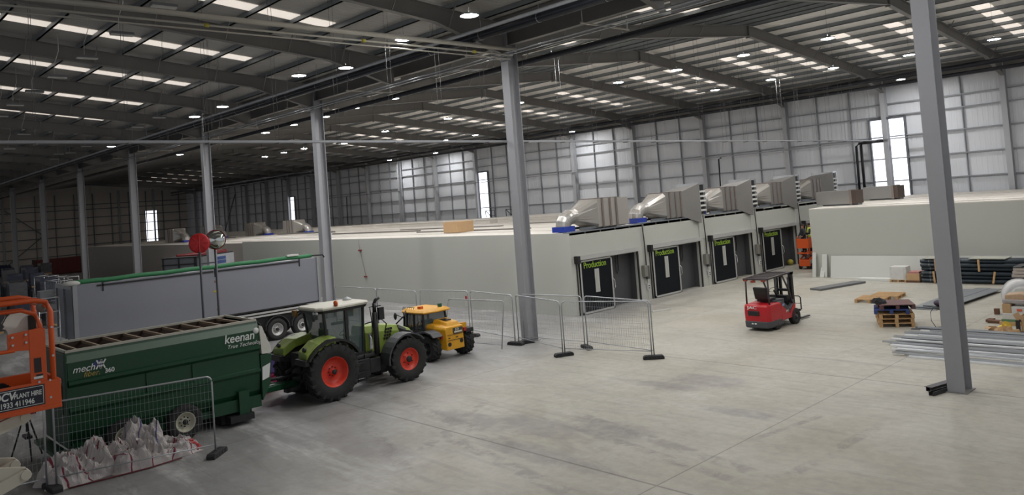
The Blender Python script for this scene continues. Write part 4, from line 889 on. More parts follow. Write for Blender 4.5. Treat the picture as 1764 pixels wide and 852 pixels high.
m = MB(); m.prism([(5.7, 3.1), (5.8, 3.1), (5.75, 3.2)], 'x', 0, .012); m.prism([(5.75, 1.85), (5.92, 1.85), (5.83, 2.0)], 'x', 0, .012); m.build('warning_mark', mat('dark_mark', s2l(120, 70, 50), .5), B)
m = MB(); m.box(0, .012, 5.65, 5.85, 2.66, 2.74); m.build('yellow_mark', mat('yellow_mark', s2l(170, 150, 50), .5), B)
m = MB(); m.bar((-.3, 2.6, 1.2), (-.3, 2.6, .1), .12, .12); m.box(-.45, -.15, 2.45, 2.75, 0, .06); m.bar((-2.1, 2.6, 1.2), (-2.1, 2.6, .1), .12, .12); m.build('landing_leg', DARK, B)
# rack at the trailer's end
t = thing('wire_rack', 'pale metal shelf rack standing at the left end of the big grey trailer', 'rack', (-36.6, 7.25, 0))
for x in (0, 1.4):
    for y in (0, .7): m = MB(); m.cyl((x, y, 0), (x, y, 3.35), .025, 6); m.build('upright', GALVB, t)
for z in (1.3, 2.1, 2.75, 3.3): m = MB(); m.box(0, 1.4, 0, .7, z, z+.03); m.build('shelf', GALVB, t)
m = MB(); m.box(.1, .5, .1, .6, 0, .27); o = tag(m.build('stored_box', mat('grey_box', s2l(110, 112, 116), .6)), 'grey box on the upper shelf of the metal rack', 'box'); o.location = (-36.6, 7.25, 2.78)
m = MB(); m.box(.7, 1.2, .1, .6, 0, .27); o = tag(m.build('stored_box', mat('grey_box', s2l(110, 112, 116), .6)), 'grey box on top of the metal rack beside the trailer', 'box'); o.location = (-36.6, 7.25, 3.33)
# second lorry body behind
t = thing('tipper_body', 'grey open lorry body with a blue barred window panel, behind the big trailer', 'trailer', (-57.5, 19.6, 0), .62)
m = MB(); m.box(0, 2.6, 0, 4.6, 1.0, 3.45); m.build('body', mat('tipper_grey', s2l(96, 98, 102), .5, .2, .15), t)
m = MB()
for y in (.0, 1.5, 3.0, 4.5): m.box(2.6, 2.66, y, y+.1, 1.0, 3.45)
for x in (0, 1.25, 2.5): m.box(x, x+.1, -.06, 0, 1.0, 3.45)
m.box(-.05, 2.7, -.06, 0, 2.95, 3.03); m.box(-.05, 2.7, -.05, 4.65, 3.42, 3.5); m.build('rib', DARK, t)
m = MB(); m.box(2.66, 2.8, .6, 4.6, 2.2, 3.42); m.build('headboard', mat('dirty_white', s2l(160, 162, 165), .6, 0, .15), t)
m = MB()
for i in range(2):
    for j in range(5): m.box(2.8, 2.82, 1.5+.4*j, 1.86+.4*j, 2.75+.28*i, 2.98+.28*i)
m.build('blue_bars', mat('blue_bars', s2l(60, 80, 130), .5), t)
m = MB(); m.box(.4, 2.4, 1.0, 4.4, 3.5, 3.6); m.bar((2.3, .8, 3.68), (2.3, 4.4, 3.68), .08, .06); m.bar((.6, .8, 3.62), (.6, 4.2, 3.62), .08, .08); m.build('red_bars', mat('dull_red_bars', s2l(130, 38, 42), .5), t)
for y in (.8, 3.6):
    for s, x in ((1, 2.3), (-1, .3)): wheel(t, x, y, .5, .3, .28, s, ALU, 0, .1, DARK, .09, 6)
m = MB(); m.box(.3, 2.3, .2, 4.4, .6, 1.0); m.build('chassis', DARK, t)
# convex mirrors on posts
RED = mat('red_mirror_back', s2l(190, 34, 38), 0.4, 0, 0.08)
MIRR = mat('mirror_face', s2l(225, 230, 228), 0.04, 1.0, 0.0)
for i, (y, zc, lab) in enumerate(((9.87, 5.17, 'grey post carrying a round mirror seen from its red back'), (10.38, 5.02, 'grey post carrying a round convex mirror facing the camera'))):
    t = thing('traffic_mirror', lab, 'mirror', (-25.5, y, 0))
    m = MB(); m.cyl((0, 0, 0), (0, 0, zc+.08 if i == 0 else zc-.1), .038, 10); m.box(-.15, .15, -.15, .15, 0, .03); m.build('post', mat('post_dark_grey', s2l(72, 75, 80), .5, .2), t)
    ax = Vector((1, -.45, .05)).normalized(); c = Vector((.0, 0, zc)) if i == 0 else Vector((.08, .0, zc+.22))
    m = MB(); m.lathe([(.001, -.03), (.12, -.03), (.26, -.015), (.31, 0), (.325, .02), (.325, .04)], c, -ax if i == 0 else ax, 28); bk = m.build('mirror_back', RED, t)
    m = MB(); m.lathe([(.30, .035), (.24, .075), (.15, .11), (.001, .13)], c, -ax if i == 0 else ax, 28); m.build('mirror_face', MIRR, bk)
    if i == 0:
        for a in range(4): m = MB(); d = ax.cross(Vector((0, 0, 1))).normalized(); u = d.cross(ax); v = d*math.cos(a*PI/4)+u*math.sin(a*PI/4); m.bar(c+ax*.035-v*.28, c+ax*.035+v*.28, .02, .03); m.build('back_rib', RED, bk)
m = MB(); m.bar((-25.5, 9.87, 4.5), (-25.5, 10.38, 4.5), .04, .04); tag(m.build('mirror_brace', mat('post_dark_grey', s2l(72, 75, 80), .5, .2)), 'short grey bar joining the two mirror posts', 'bar')
# purple and pink crates between wagon and trailer
for i, (x, y, c, z) in enumerate([(-26.2, 12.4, s2l(92, 78, 150), 0), (-25.5, 11.7, s2l(180, 40, 105), 0), (-25.5, 11.75, s2l(92, 78, 150), .62), (-26.6, 13.2, s2l(110, 90, 165), 0.0)]):
    mm = mat('crate_colour_%d' % i, c, .5)
    t = thing('plastic_crate', ['purple plastic crate behind the pink one beside the tractor', 'bright pink plastic crate between wagon and tractor', 'purple plastic crate on top of the pink crate', 'lilac plastic crate behind the tractor rear wheel'][i], 'crate', (x, y, z), .3)
    m = MB(); h = .6
    m.box(-.5, .5, -.4, .4, 0, .04)
    for a, b, c_, d in ((-.5, .5, -.4, -.36), (-.5, .5, .36, .4), (-.5, -.46, -.4, .4), (.46, .5, -.4, .4)): m.box(a, b, c_, d, 0, h)
    m.build('shell', mm, t); m = MB()
    for a, b, c_, d in ((-.53, .53, -.43, -.36), (-.53, .53, .36, .43), (-.53, -.46, -.4, .4), (.46, .53, -.4, .4)): m.box(a, b, c_, d, h-.06, h)
    m.build('rim', mm, t)
# ================================================================ mesh fence panels
GF = mat('fence_galvanised', s2l(165, 168, 172), 0.4, 0.5, 0.1)
def fence_panel(label, L=3.3, H=1.86):
    t = thing('mesh_fence', label, 'fence', (0, 0, 0), 0, 'mesh fence panels')
    m = MB(); r = .14; pts = [(0, 0, 0), (0, 0, H-r)]
    for i in range(1, 5): a = PI/2*i/4; pts.append((r-r*math.cos(a), 0, H-r+r*math.sin(a)))
    for i in range(0, 5): a = PI/2*i/4; pts.append((L-r+r*math.sin(a), 0, H-r+r*math.cos(a)))
    pts += [(L, 0, 0)]
    m.tube(pts, .021, 8); m.cyl((0, 0, .16), (L, 0, .16), .015, 6); m.build('tube_frame', GF, t)
    m = MB()
    n = int(L/.085)
    for i in range(1, n): x = L*i/n; m.box(x-.0018, x+.0018, -.0018, .0018, .16, H)
    for i in range(1, 9): z = .16+(H-.16)*i/9; m.box(0, L, -.002, .002, z-.002, z+.002)
    m.build('wire_mesh', GF, t)
    return t
foot = None
FOOTM = mat('fence_foot_rubber', s2l(42, 42, 44), 0.8, 0, 0.2, 10)
def fence_foot(x, y, rz, lab):
    global foot
    if foot is None:
        foot = thing('rubber_block', lab, 'fence foot', (x, y, 0), rz, 'rubber fence feet')
        m = MB(); m.prism([(-.36, 0), (.36, 0), (.36, .08), (.3, .13), (-.3, .13), (-.36, .08)], 'y', -.11, .11); m.build('block', FOOTM, foot, .01)
        m = MB()
        for i in (-.2, -.05, .1, .24): m.box(i-.03, i+.03, -.12, -.105, .03, .08); m.box(i-.025, i+.025, -.03, .03, .125, .135)
        m.build('recess', BLACK, foot)
    else: dup(foot, (x, y, 0), rz, lab)
fp = None; base_L = 3.3
FEN = [((-36.5, 21.05), (-32.65, 21.08), 'mesh fence panel between the trailer and the cab of the lime green tractor'),
       ((-32.6, 21.08), (-29.35, 21.07), 'mesh fence panel behind the exhaust of the lime green tractor'),
       ((-29.3, 21.26), (-26.46, 21.75), 'mesh fence panel directly behind the yellow loader'),
       ((-26.35, 21.80), (-23.15, 21.32), 'mesh fence panel just left of the second central column'),
       ((-23.05, 21.42), (-19.88, 20.62), 'nearer mesh fence panel crossing the foot of the second central column'),
       ((-19.75, 20.60), (-16.62, 21.62), 'nearest mesh fence panel at the right hand end of the fence'),
       ((-22.95, 21.66), (-19.98, 21.95), 'farther mesh fence panel passing behind the second central column foot'),
       ((-19.9, 22.02), (-16.6, 21.72), 'farther mesh fence panel at the right hand end, meeting the nearest one'),
       ((-19.75, 7.75), (-20.6, 4.42), 'mesh fence panel standing in front of the green feeder wagon'),
       ((-20.72, 4.25), (-21.1, .95), 'mesh fence panel behind the orange lift at the left edge')]
for a, b, lab in FEN:
    d = Vector(b)-Vector(a); L = d.length; rz = math.atan2(d.y, d.x)
    if fp is None: fp = fence_panel(lab, base_L); o = fp
    else: o = dup(fp, None, None, lab)
    o.location = (a[0], a[1], .12); o.rotation_euler = (0, 0, rz); o.scale = (L/base_L, 1, 1)
o = dup(fp, (-26.0, 20.0, .02), math.atan2(.9, 2.95), 'mesh fence panel leaning backwards behind the yellow loader'); o.rotation_euler = (-.17, 0, math.atan2(.35, 2.95)); o.scale = (.94, 1, 1)
for x, y, rz, lab in ((-36.5, 21.1, 1.5, 'fence foot beside the grey trailer end'), (-32.62, 21.08, 1.5, 'fence foot hidden behind the tractor cab'), (-29.32, 21.15, 1.4, 'fence foot left of the yellow loader'), (-26.4, 21.78, .35, 'fence foot right of the yellow loader'), (-23.1, 21.30, .2, 'fence foot left of the second column, nearer one'), (-22.95, 21.70, 1.1, 'fence foot touching the second column, farther one'), (-19.82, 20.6, 1.15, 'black fence foot where the two nearer panels meet'), (-19.94, 22.0, -.45, 'black fence foot between the two farther panels'), (-16.6, 21.68, .75, 'black fence foot at the right hand end of the fence'), (-19.75, 7.78, 2.3, 'fence foot at the right end of the panel before the green wagon'), (-20.66, 4.34, .1, 'fence foot below the orange lift')):
    fence_foot(x, y, rz, lab)
m = MB(); m.box(-.09, .09, -.01, 0, 0, .22); m.xf(Matrix.Translation((-26.42, 21.62, 1.35))); tag(m.build('fence_tag', WHITE), 'small white notice hung on the fence behind the yellow loader', 'notice')
m = MB(); m.box(-.06, .06, -.01, 0, 0, .16); m.xf(Matrix.Translation((-26.42, 21.62, 1.62))); tag(m.build('fence_tag', REDC), 'small red tag on the fence above the white notice', 'notice')
# ================================================================ crumpled bulk bags behind the near fence
def bag_material(name, stripe, sc_, rot):
    m = mat(name, s2l(182, 176, 174), 0.75, 0, 0.08, 3.0, bump=.3); nt = m.node_tree; N = nt.nodes; L = nt.links; b = N['Principled BSDF']
    tc = N.new('ShaderNodeTexCoord'); mp = N.new('ShaderNodeMapping'); mp.inputs['Rotation'].default_value = (0, .4, rot); L.new(tc.outputs['Object'], mp.inputs[0])
    wv = N.new('ShaderNodeTexWave'); wv.inputs['Scale'].default_value = sc_; wv.inputs['Distortion'].default_value = 5.0; wv.inputs['Detail'].default_value = 1; wv.inputs['Detail Scale'].default_value = .6; L.new(mp.outputs[0], wv.inputs['Vector'])
    r = N.new('ShaderNodeMapRange'); r.inputs['From Min'].default_value = .978; r.inputs['From Max'].default_value = .99; L.new(wv.outputs['Fac'], r.inputs['Value'])
    x = N.new('ShaderNodeMix'); x.data_type = 'RGBA'; L.new(r.outputs[0], x.inputs[0]); src = b.inputs['Base Color'].links[0].from_socket; L.new(src, x.inputs[6]); x.inputs[7].default_value = (*stripe, 1); L.new(x.outputs[2], b.inputs['Base Color'])
    return m
def facet(x, y, f, seed):
    gx, gy = x*f, y*f; ix, iy = math.floor(gx), math.floor(gy); fx, fy = gx-ix, gy-iy
    def h(i, j): q = math.sin(i*127.1+j*311.7+seed*74.7)*43758.5453; return q-math.floor(q)
    if fx+fy < 1: return h(ix, iy)*(1-fx-fy)+h(ix+1, iy)*fx+h(ix, iy+1)*fy
    return h(ix+1, iy+1)*(fx+fy-1)+h(ix, iy+1)*(1-fx)+h(ix+1, iy)*(1-fy)
def crumple(name, cx, cy, lx, ly, rot, hts, seed, material, label, z0=0.0):
    n = 56; m = MB(); vs = []
    for i in range(n+1):
        for j in range(n+1):
            u, v = i/n*2-1, j/n*2-1
            rad = max(abs(u), abs(v))**1.0; wob = 1+.13*noise.noise(Vector((u*2.3+seed, v*2.3, 1.7)))
            x, y = u*lx*wob, v*ly*(1+.15*noise.noise(Vector((v*2+seed, u*2, 5.1))))
            env = max(0, 1-(abs(u)**2.4))*max(0, 1-(abs(v)**2.4)); h = 0
            for hx, hy, hr, hh in hts: h = max(h, hh*max(0, 1-math.hypot((x-hx)/hr, (y-hy)/hr)**2.6))
            base = .10
            xr, yr_ = x*.8+y*.6, y*.8-x*.6
            sc2 = min(1.0, max(lx, ly)/.6)
            r1 = 1-min(1, abs(noise.noise(Vector((xr*1.5+seed, yr_*4.2, seed*3.3))))*3.2)
            r2 = 1-min(1, abs(noise.noise(Vector((xr*6.5, yr_*2.6+seed, seed*5.1))))*3.0)
            r3 = 1-min(1, abs(noise.noise(Vector((x*11, y*9, seed*1.7))))*3.0)
            z = (h*(.70+.38*r1)+(.03+.16*r1+.085*r2*(.5+h)+.015*r3)*sc2)*min(1, env*6)
            x += .05*noise.noise(Vector((x*5, y*5, z*6+seed)))*sc2; y += .05*noise.noise(Vector((x*5+9, y*5, z*6)))*sc2
            vs.append((x, y, max(.006, z)))
    fs = []
    for i in range(n):
        for j in range(n): a = i*(n+1)+j; fs.append((a, a+1, a+n+2, a+n+1))
    m.add(vs, fs, False); o = m.build(name, material); o.location = (cx, cy, z0); o.rotation_euler = (0, 0, rot); return tag(o, label, 'bulk bag')
PURP = bag_material('bag_red_stripe', s2l(120, 40, 62), .9, .7); BLST = bag_material('bag_blue_stripe', s2l(80, 78, 120), .8, 2.0)
crumple('bulk_bag', -21.2, 5.2, .68, 1.05, .1, [(0, -.35, .75, .42), (-.1, .35, .85, .52)], 3, PURP, 'crumpled white bulk bag with a dark red stripe at the left of the heap')
crumple('bulk_bag', -21.3, 6.45, .52, .62, -.1, [(-.12, -.1, .36, .82), (.0, .1, .62, .55), (.0, .36, .3, .62)], 11, BLST, 'white bulk bag standing up into a peak in the middle of the heap')
crumple('bulk_bag', -20.95, 6.6, .55, 1.1, .1, [(0, -.3, .85, .38), (0, .4, .7, .22)], 27, PURP, 'flattened white bulk bag at the right front of the heap')
m = MB(); m.tube([(-20.7, 7.3, .12), (-20.75, 7.5, .2), (-20.9, 7.65, .16), (-20.8, 7.75, .05), (-20.6, 7.6, .04)], .045, 6); m.tube([(-20.95, 7.35, .2), (-20.9, 7.6, .24), (-21.0, 7.7, .1)], .04, 6); tag(m.build('red_strap', REDC), 'bunched red strap at the right end of the white bags', 'strap')
m = MB(); m.tube([(-20.35, 4.6, .03), (-20.28, 5.4, .03), (-20.2, 6.3, .03), (-20.25, 7.1, .04)], .02, 5); tag(m.build('red_rope', mat('dark_red_rope', s2l(95, 35, 42), .7)), 'dark red rope along the floor in front of the bags', 'rope')
# tripod stand with a red head
t = thing('tripod_stand', 'small black tripod stand with a red top left of the green wagon', 'stand', (-24.1, 4.55, 0))
for a in (0, 2.1, 4.2): m = MB(); m.cyl((.08*math.cos(a), .08*math.sin(a), 1.05), (.42*math.cos(a), .42*math.sin(a), 0), .022, 6); m.build('leg', BLACK, t)
m = MB(); m.cyl((0, 0, .7), (0, 0, 1.15), .03, 8); m.box(-.2, .2, -.08, .08, .55, .62); m.build('post', BLACK, t); m = MB(); m.box(-.14, .14, -.2, .2, 1.15, 1.24); m.box(-.1, .1, -.12, .12, 1.26, 1.3); m.build('top_plate', REDC, t)
# ================================================================ orange scissor lift in the foreground
ORG = mat('orange_paint', s2l(206, 84, 30), 0.4, 0, 0.08, 3.0); IVORY = mat('ivory_arm', s2l(198, 194, 178), 0.45, 0, 0.06)
S = thing('scissor_lift', 'raised orange scissor lift basket at the left edge with a black and white hire board', 'lift', (-9.5, 0, 0))
m = MB()
m.tube([(0, -.6, 5.15), (0, 1.92, 5.15), (0, 2.02, 5.12), (0, 2.06, 5.02), (0, 2.06, 4.02)], .028, 10)
m.tube([(-.06, -.6, 5.07), (-.06, 1.80, 5.06), (-.06, 1.93, 5.0), (-.06, 1.97, 4.88), (-.06, 1.97, 4.1)], .024, 10)
m.tube([(-.75, -.6, 5.15), (-.75, 1.92, 5.15), (-.75, 2.02, 5.12), (-.75, 2.06, 5.02), (-.75, 2.06, 4.02)], .028, 10)
m.cyl((0, 2.03, 5.08), (-.75, 2.03, 5.08), .026, 8); m.cyl((0, -.6, 4.66), (0, 1.72, 4.66), .02, 8)
for x_ in (0, -.75): m.cyl((x_, -.6, 4.02), (x_, -.6, 5.17), .026, 8)
m.cyl((0, -.6, 5.15), (-.75, -.6, 5.15), .026, 8)
m.build('guard_rail', ORG, S)
m = MB(); m.prism([(1.66, 4.83), (1.98, 4.86), (1.98, 4.05), (1.86, 4.05), (1.86, 4.64), (1.66, 4.66)], 'x', -.03, .01); m.box(-.02, .015, 1.85, 2.0, 4.0, 4.85); m.build('side_plate', ORG, S, .004)
m = MB(); m.box(0, .03, -.6, 2.12, 4.03, 4.30); m.box(0, .04, -.6, 2.12, 4.0, 4.04); m.box(-.75, -.72, -.6, 2.12, 4.03, 4.3); m.box(-.72, 0, -.6, 2.1, 4.0, 4.04); m.box(-.75, 0, 2.09, 2.12, 4.0, 4.3); m.build('platform', ORG, S, .006)
m = MB()
for y, z in ((1.70, 4.80), (1.82, 4.81), (1.70, 4.72), (1.82, 4.73), (1.92, 4.3), (2.02, 4.3), (2.02, 4.12), (2.06, 4.55), (2.06, 4.85)): m.cyl((.01, y, z), (.035, y, z), .012, 8)
m.build('bolt', GALVB, S)
m = MB(); m.box(.031, .036, 1.25, 1.965, 4.065, 4.275); sg = m.build('hire_board', mat('sign_navy', s2l(28, 32, 44), .4), S)
m = MB()
for a in ((1.262, 1.953, 4.259, 4.264), (1.262, 1.953, 4.077, 4.082)): m.box(.036, .038, *a)
m.box(.036, .038, 1.948, 1.953, 4.077, 4.264); m.box(.036, .038, 1.262, 1.267, 4.077, 4.264); m.build('board_border', WTXT, sg)
text('DCV', .11, WTXT, sg, (.04, 1.50, 4.172), R90, bold=.003, extrude=.001, shear=.2, sx=.85); text('PLANT HIRE', .068, WTXT, sg, (.04, 1.685, 4.175), R90, bold=.0015, extrude=.001, sx=.68)
text('01933 411946', .075, WTXT, sg, (.04, 1.53, 4.098), R90, bold=.0015, extrude=.001, sx=.78)
m = MB(); m.prism([(1.665, 4.93), (1.70, 4.99), (1.76, 5.04), (1.83, 5.06), (1.90, 5.03), (1.945, 4.97), (1.94, 4.88), (1.91, 4.82), (1.90, 4.72), (1.80, 4.66), (1.72, 4.72), (1.725, 4.80), (1.70, 4.86), (1.672, 4.87), (1.69, 4.89)], 'x', -.3, -.26); m.build('white_cut_out', mat('white_board', s2l(228, 226, 216), .6), S, .004)
m = MB(); m.tube([(-.24, 1.66, 4.92), (-.22, 1.70, 5.0), (-.22, 1.77, 5.06), (-.22, 1.86, 5.07)], .006, 5); m.build('clear_edge', mat('dark_edge', s2l(60, 62, 60), .3), S)
m = MB(); m.box(-.3, -.2, 1.90, 1.97, 4.6, 4.98); m.build('control_lead', mat('dark_control', s2l(45, 38, 34), .6), S, .01); m = MB(); m.ball((-.12, 2.0, 5.06), .06, .05, .05); m.build('grey_cap', mat('cap_grey', s2l(120, 116, 108), .6), S)
m = MB(); m.box(-.01, .02, 1.885, 1.95, 4.4, 4.55); m.box(-.01, .022, 1.9, 1.96, 4.33, 4.38); m.build('decal', mat('decal_dark', s2l(40, 34, 34), .5), S)
m = MB(); m.box(-.01, .023, 1.875, 1.96, 4.335, 4.36); m.build('white_label', WTXT, S)
t = crumple('tool_bag', -9.8, 1.5, .2, .42, 0, [(0, 0, .3, .12)], 5, mat('black_cloth', (0.012, 0.012, 0.014), .85), 'black cloth bag slumped on the orange lift platform', 4.04); t['category'] = 'bag'
# scissor stack below the platform: crossing ivory arms
def arm(a, b, nm='scissor_arm'):
    m = MB(); m.bar(a, b, .05, .12, (1, 0, 0)) if False else m.bar(a, b, .12, .06, (1, 0, 0)); m.cyl((a[0]-.04, a[1], a[2]), (a[0]+.05, a[1], a[2]), .05, 10); m.cyl((b[0]-.04, b[1], b[2]), (b[0]+.05, b[1], b[2]), .05, 10); return m.build(nm, IVORY, S)
lv = [3.95, 3.35, 2.6, 1.85, 1.1]
arm((-.1, -.4, 3.35), (-.1, 1.8, 3.95)); arm((-.16, 1.78, 3.36), (-.16, -.4, 3.9))
arm((-.1, 1.78, 3.36), (-.1, -.4, 2.6)); arm((-.16, -.4, 3.35), (-.16, 1.8, 2.6))
arm((-.1, -.4, 1.85), (-.1, 1.8, 2.6)); arm((-.16, 1.8, 1.85), (-.16, -.4, 2.6)); arm((-.1, 1.8, 1.85), (-.1, -.4, 1.1)); arm((-.16, -.4, 1.85), (-.16, 1.8, 1.1))
for x in (-.62, -.68): arm((x, -.4, 3.35), (x, 1.8, 3.95)) if x > -.65 else arm((x, 1.78, 3.36), (x, -.4, 3.9))
arm((-.62, 1.78, 3.36), (-.62, -.4, 2.6)); arm((-.62, -.4, 1.85), (-.62, 1.8, 2.6)); arm((-.62, 1.8, 1.85), (-.62, -.4, 1.1))
m = MB(); m.box(-.8, .05, -.6, 1.95, .35, 1.05); m.build('base_body', ORG, S, .03)
for y in (-.2, 1.55):
    for s, x in ((1, -.02), (-1, -.73)): wheel(S, x, y, .2, .12, .11, s, DARK, 0, .03, DARK, .04, 5)
# ================================================================ red forklift
FRED = mat('forklift_red', s2l(178, 28, 38), 0.35, 0, 0.08); FGREY = mat('forklift_grey', s2l(72, 72, 76), 0.5)
F = thing('forklift', 'red forklift truck with dark overhead guard parked in the open floor', 'forklift', (-15.95, 27.87, 0), .0)
# local +y forwards; body from y=-.2 to 1.75
cw = [(-.50, -.18), (-.42, -.30), (.42, -.30), (.50, -.18), (.52, .5), (-.52, .5)]
m = MB(); m.loft([[Vector((x, y, .38)) for x, y in cw], [Vector((x*1.02, y*1.03, .7)) for x, y in cw], [Vector((x, y, .98)) for x, y in cw], [Vector((x*.96, y*.9, 1.06)) for x, y in cw]], True, False); bd = m.build('counterweight', FRED, F, .03)
m = MB(); m.loft([[Vector((x*.9, y*.9, .12)) for x, y in cw], [Vector((x*1.0, y*1.03, .16)) for x, y in cw], [Vector((x*1.02, y*1.05, .40)) for x, y in cw]], True, False); m.build('bumper', FGREY, F, .02)
m = MB(); m.box(-.3, .15, -.325, -.28, .62, .82); m.build('vent_recess', BLACK, bd, .02)
m = MB()
for x in (-.02, .1): m.box(x-.15, x-.08, -.335, -.30, .28, .33)
m.build('pin_plate', WTXT, F)
text('JAC', .15, WTXT, bd, (-.30, -.322, .9), (PI/2, 0, 0), bold=.003, sx=1.5); text('JAC', .1, WTXT, bd, (.535, .72, .62), R90, bold=.002)
for s in (1, -1):
    m = MB(); m.prism([(.45, .3), (.62, .32), (1.0, .32), (1.28, .35), (1.36, .8), (1.30, .86), (.95, .48) if False else (.98, .5), (.45, .98)], 'x', s*.36, s*.53); m.build('side_panel', FRED, F, .015)
    m = MB(); m.prism([(.4, 1.05), (.5, .98), (.98, .52), (1.3, .86), (1.3, .9), (1.05, .7), (.9, .82), (.7, 1.0), (.55, 1.08)], 'x', s*.34, s*.50); m.build('step_panel', FGREY, F, .01)
m = MB(); m.box(-.36, .36, .4, 1.3, .35, .6); m.box(-.45, .45, 1.28, 1.4, .3, 1.0); m.box(-.34, .34, .35, .95, .9, 1.12); m.build('floor_plate', FGREY, F)
text('25', .1, mat('pale_blue_mark', s2l(150, 165, 190), .5), F, (.51, .52, .95), R90) if False else None
m = MB(); m.box(.505, .512, .55, .68, .88, .97); m.build('blue_mark', mat('pale_blue_mark', s2l(130, 150, 185), .5), F)
for s in (1, -1):
    wheel(F, s*.42, .22, .24, .18, .14, s, DARK, 0, .04, FGREY, .06, 6, convex=True); wheel(F, s*.46, 1.32, .29, .22, .17, s, DARK, 0, .05, FGREY, .07, 6, convex=True)
# guard: rear legs, front legs, roof bars
m = MB()
for s in (1, -1):
    m.tube([(s*.44, -.12, 1.0), (s*.43, -.1, 2.04)], .03, 6); m.tube([(s*.44, 1.28, .85), (s*.44, 1.15, 1.4), (s*.42, .82, 2.08)], .035, 6); m.bar((s*.44, -.2, 2.08), (s*.44, 1.25, 2.14), .06, .06)
m.bar((-.44, -.2, 2.08), (.44, -.2, 2.08), .06, .06); m.bar((-.44, 1.22, 2.14), (.44, 1.22, 2.14), .06, .06)
for i in range(8): y = .0+.15*i; m.bar((-.42, y, 2.09+.04*y), (.42, y, 2.09+.04*y), .05, .03)
g = m.build('overhead_guard', mat('guard_black', s2l(58, 52, 52), .5), F)
m = MB(); m.box(-.42, -.28, -.26, -.2, 2.0, 2.06); m.box(.28, .42, -.26, -.2, 2.0, 2.06); m.box(-.1, .02, -.3, -.18, 1.96, 2.04); m.build('signal_lamp', mat('lamp_brown_red', s2l(140, 60, 45), .4), g)
m = MB(); m.box(-.24, .24, .18, .62, 1.12, 1.24); m.loft([V3([(-.25, .1, 1.2), (.25, .1, 1.2), (.25, .22, 1.2), (-.25, .22, 1.2)]), V3([(-.27, .02, 1.7), (.27, .02, 1.7), (.27, .12, 1.72), (-.27, .12, 1.72)])], True, False); m.build('seat', BLACK, F, .03)
m = MB(); m.bar((0, 1.2, .95), (0, .92, 1.45), .05, .05); m.lathe([(.15, -.012), (.165, 0), (.15, .012), (.14, 0), (.15, -.012)], (0, .88, 1.48), (0, -.6, 1), 16); m.box(-.35, .35, 1.12, 1.3, .95, 1.2); m.build('steering_wheel', BLACK, F)
m = MB()
for s in (1, -1): m.box(s*.3-.05, s*.3+.05, 1.5, 1.62, .1, 2.1); m.box(s*.19-.04, s*.19+.04, 1.62, 1.7, .15, 2.05); m.cyl((s*.24, 1.46, .3), (s*.24, 1.46, 1.9), .04, 8)
m.box(-.35, .35, 1.5, 1.66, 2.02, 2.12); m.box(-.3, .3, 1.52, 1.64, 1.3, 1.4); m.box(-.3, .3, 1.52, 1.64, .5, .6); mast = m.build('mast', BLACK, F)
m = MB()
m.box(-.48, .48, 1.7, 1.76, .12, .2); m.box(-.48, .48, 1.7, 1.76, .45, .53); m.build('carriage', BLACK, mast)
m = MB(); m.tube([(-.48, 1.78, .5), (-.48, 1.78, 1.0), (-.42, 1.78, 1.06), (.42, 1.78, 1.06), (.48, 1.78, 1.0), (.48, 1.78, .5)], .022, 6)
for i in range(3): m.cyl((-.24+.24*i, 1.78, .5), (-.24+.24*i, 1.78, 1.06), .014, 5)
m.cyl((-.48, 1.78, .75), (.48, 1.78, .75), .014, 5); m.build('load_backrest', DARK, mast)
for x in (-.28, .28): m = MB(); m.box(x-.05, x+.05, 1.76, 1.8, .08, .5); m.box(x-.05, x+.05, 1.78, 2.6, .05, .09); m.build('fork', DARK, mast)
for ch_ in F.children:
    if ch_.name.split('.')[0] == 'wheel': ch_.location.y *= 1.28; ch_.location.x *= 1.1; ch_.location.z *= 1.08; ch_.scale = (1.08, 1.08, 1.08)
    else: ch_.scale = (1.1, 1.28, .96)
# ================================================================ goods at the right
def pallet(label, material, group, nm='wooden_pallet', cat='pallet'):
    t = thing(nm, label, cat, (0, 0, 0), 0, group)
    m = MB()
    for i in range(6): y = -.55+.2*i; m.box(-.5, .5, y, y+.11, .12, .142)
    m.build('deck_boards', material, t)
    m = MB()
    for x in (-.5, -.05, .4): m.box(x, x+.1, -.55, .56, .098, .12)
    for x in (-.5, -.05, .4): m.box(x, x+.1, -.55, .56, 0, .02)
    m.build('bearers', material, t)
    m = MB()
    for x in (-.5, -.05, .4):
        for y in (-.55, -.07, .42): m.box(x, x+.1, y, y+.14, .02, .098)
    m.build('blocks', material, t)
    return t
ang = .46
def put(o, x, y, z, rz): o.location = (x, y, z); o.rotation_euler = (0, 0, rz); o.scale = (1.2, 1.2, 1.12); return o
p0 = put(pallet('plain wooden pallet at the bottom of the stack topped by a brown pallet', WOOD, 'pallets in the open floor stack'), -12.0, 30.75, 0, ang)
dup(p0, (-12.02, 30.74, .162), ang+.02, 'plain wooden pallet in the middle of the bare wood ones in the stack')
dup(p0, (-11.98, 30.76, .325), ang-.02, 'plain wooden pallet directly under the blue pallet')
put(pallet('blue painted pallet below the brown one in the stack', mat('blue_pallet', s2l(38, 58, 112), .6, 0, .15, 8), 'pallets in the open floor stack', 'blue_pallet'), -12.1, 30.72, .487, ang-.08)
t = put(pallet('dark brown pallet on top of the stack', mat('brown_pallet', s2l(92, 62, 60), .7, 0, .15, 8), 'pallets in the open floor stack', 'brown_pallet'), -12.0, 30.85, .65, ang+.05)
m = MB(); m.box(-.45, .5, -.55, .56, .12, .15); m.build('top_board', mat('brown_pallet', s2l(92, 62, 60), .7), t)
o = crumple('black_jacket', -12.45, 30.5, .25, .25, .3, [(0, 0, .3, .12)], 9, mat('black_cloth', (0.012, 0.012, 0.014), .85), 'black cloth bundle on the left corner of the pallet stack', .82); o['category'] = 'cloth'
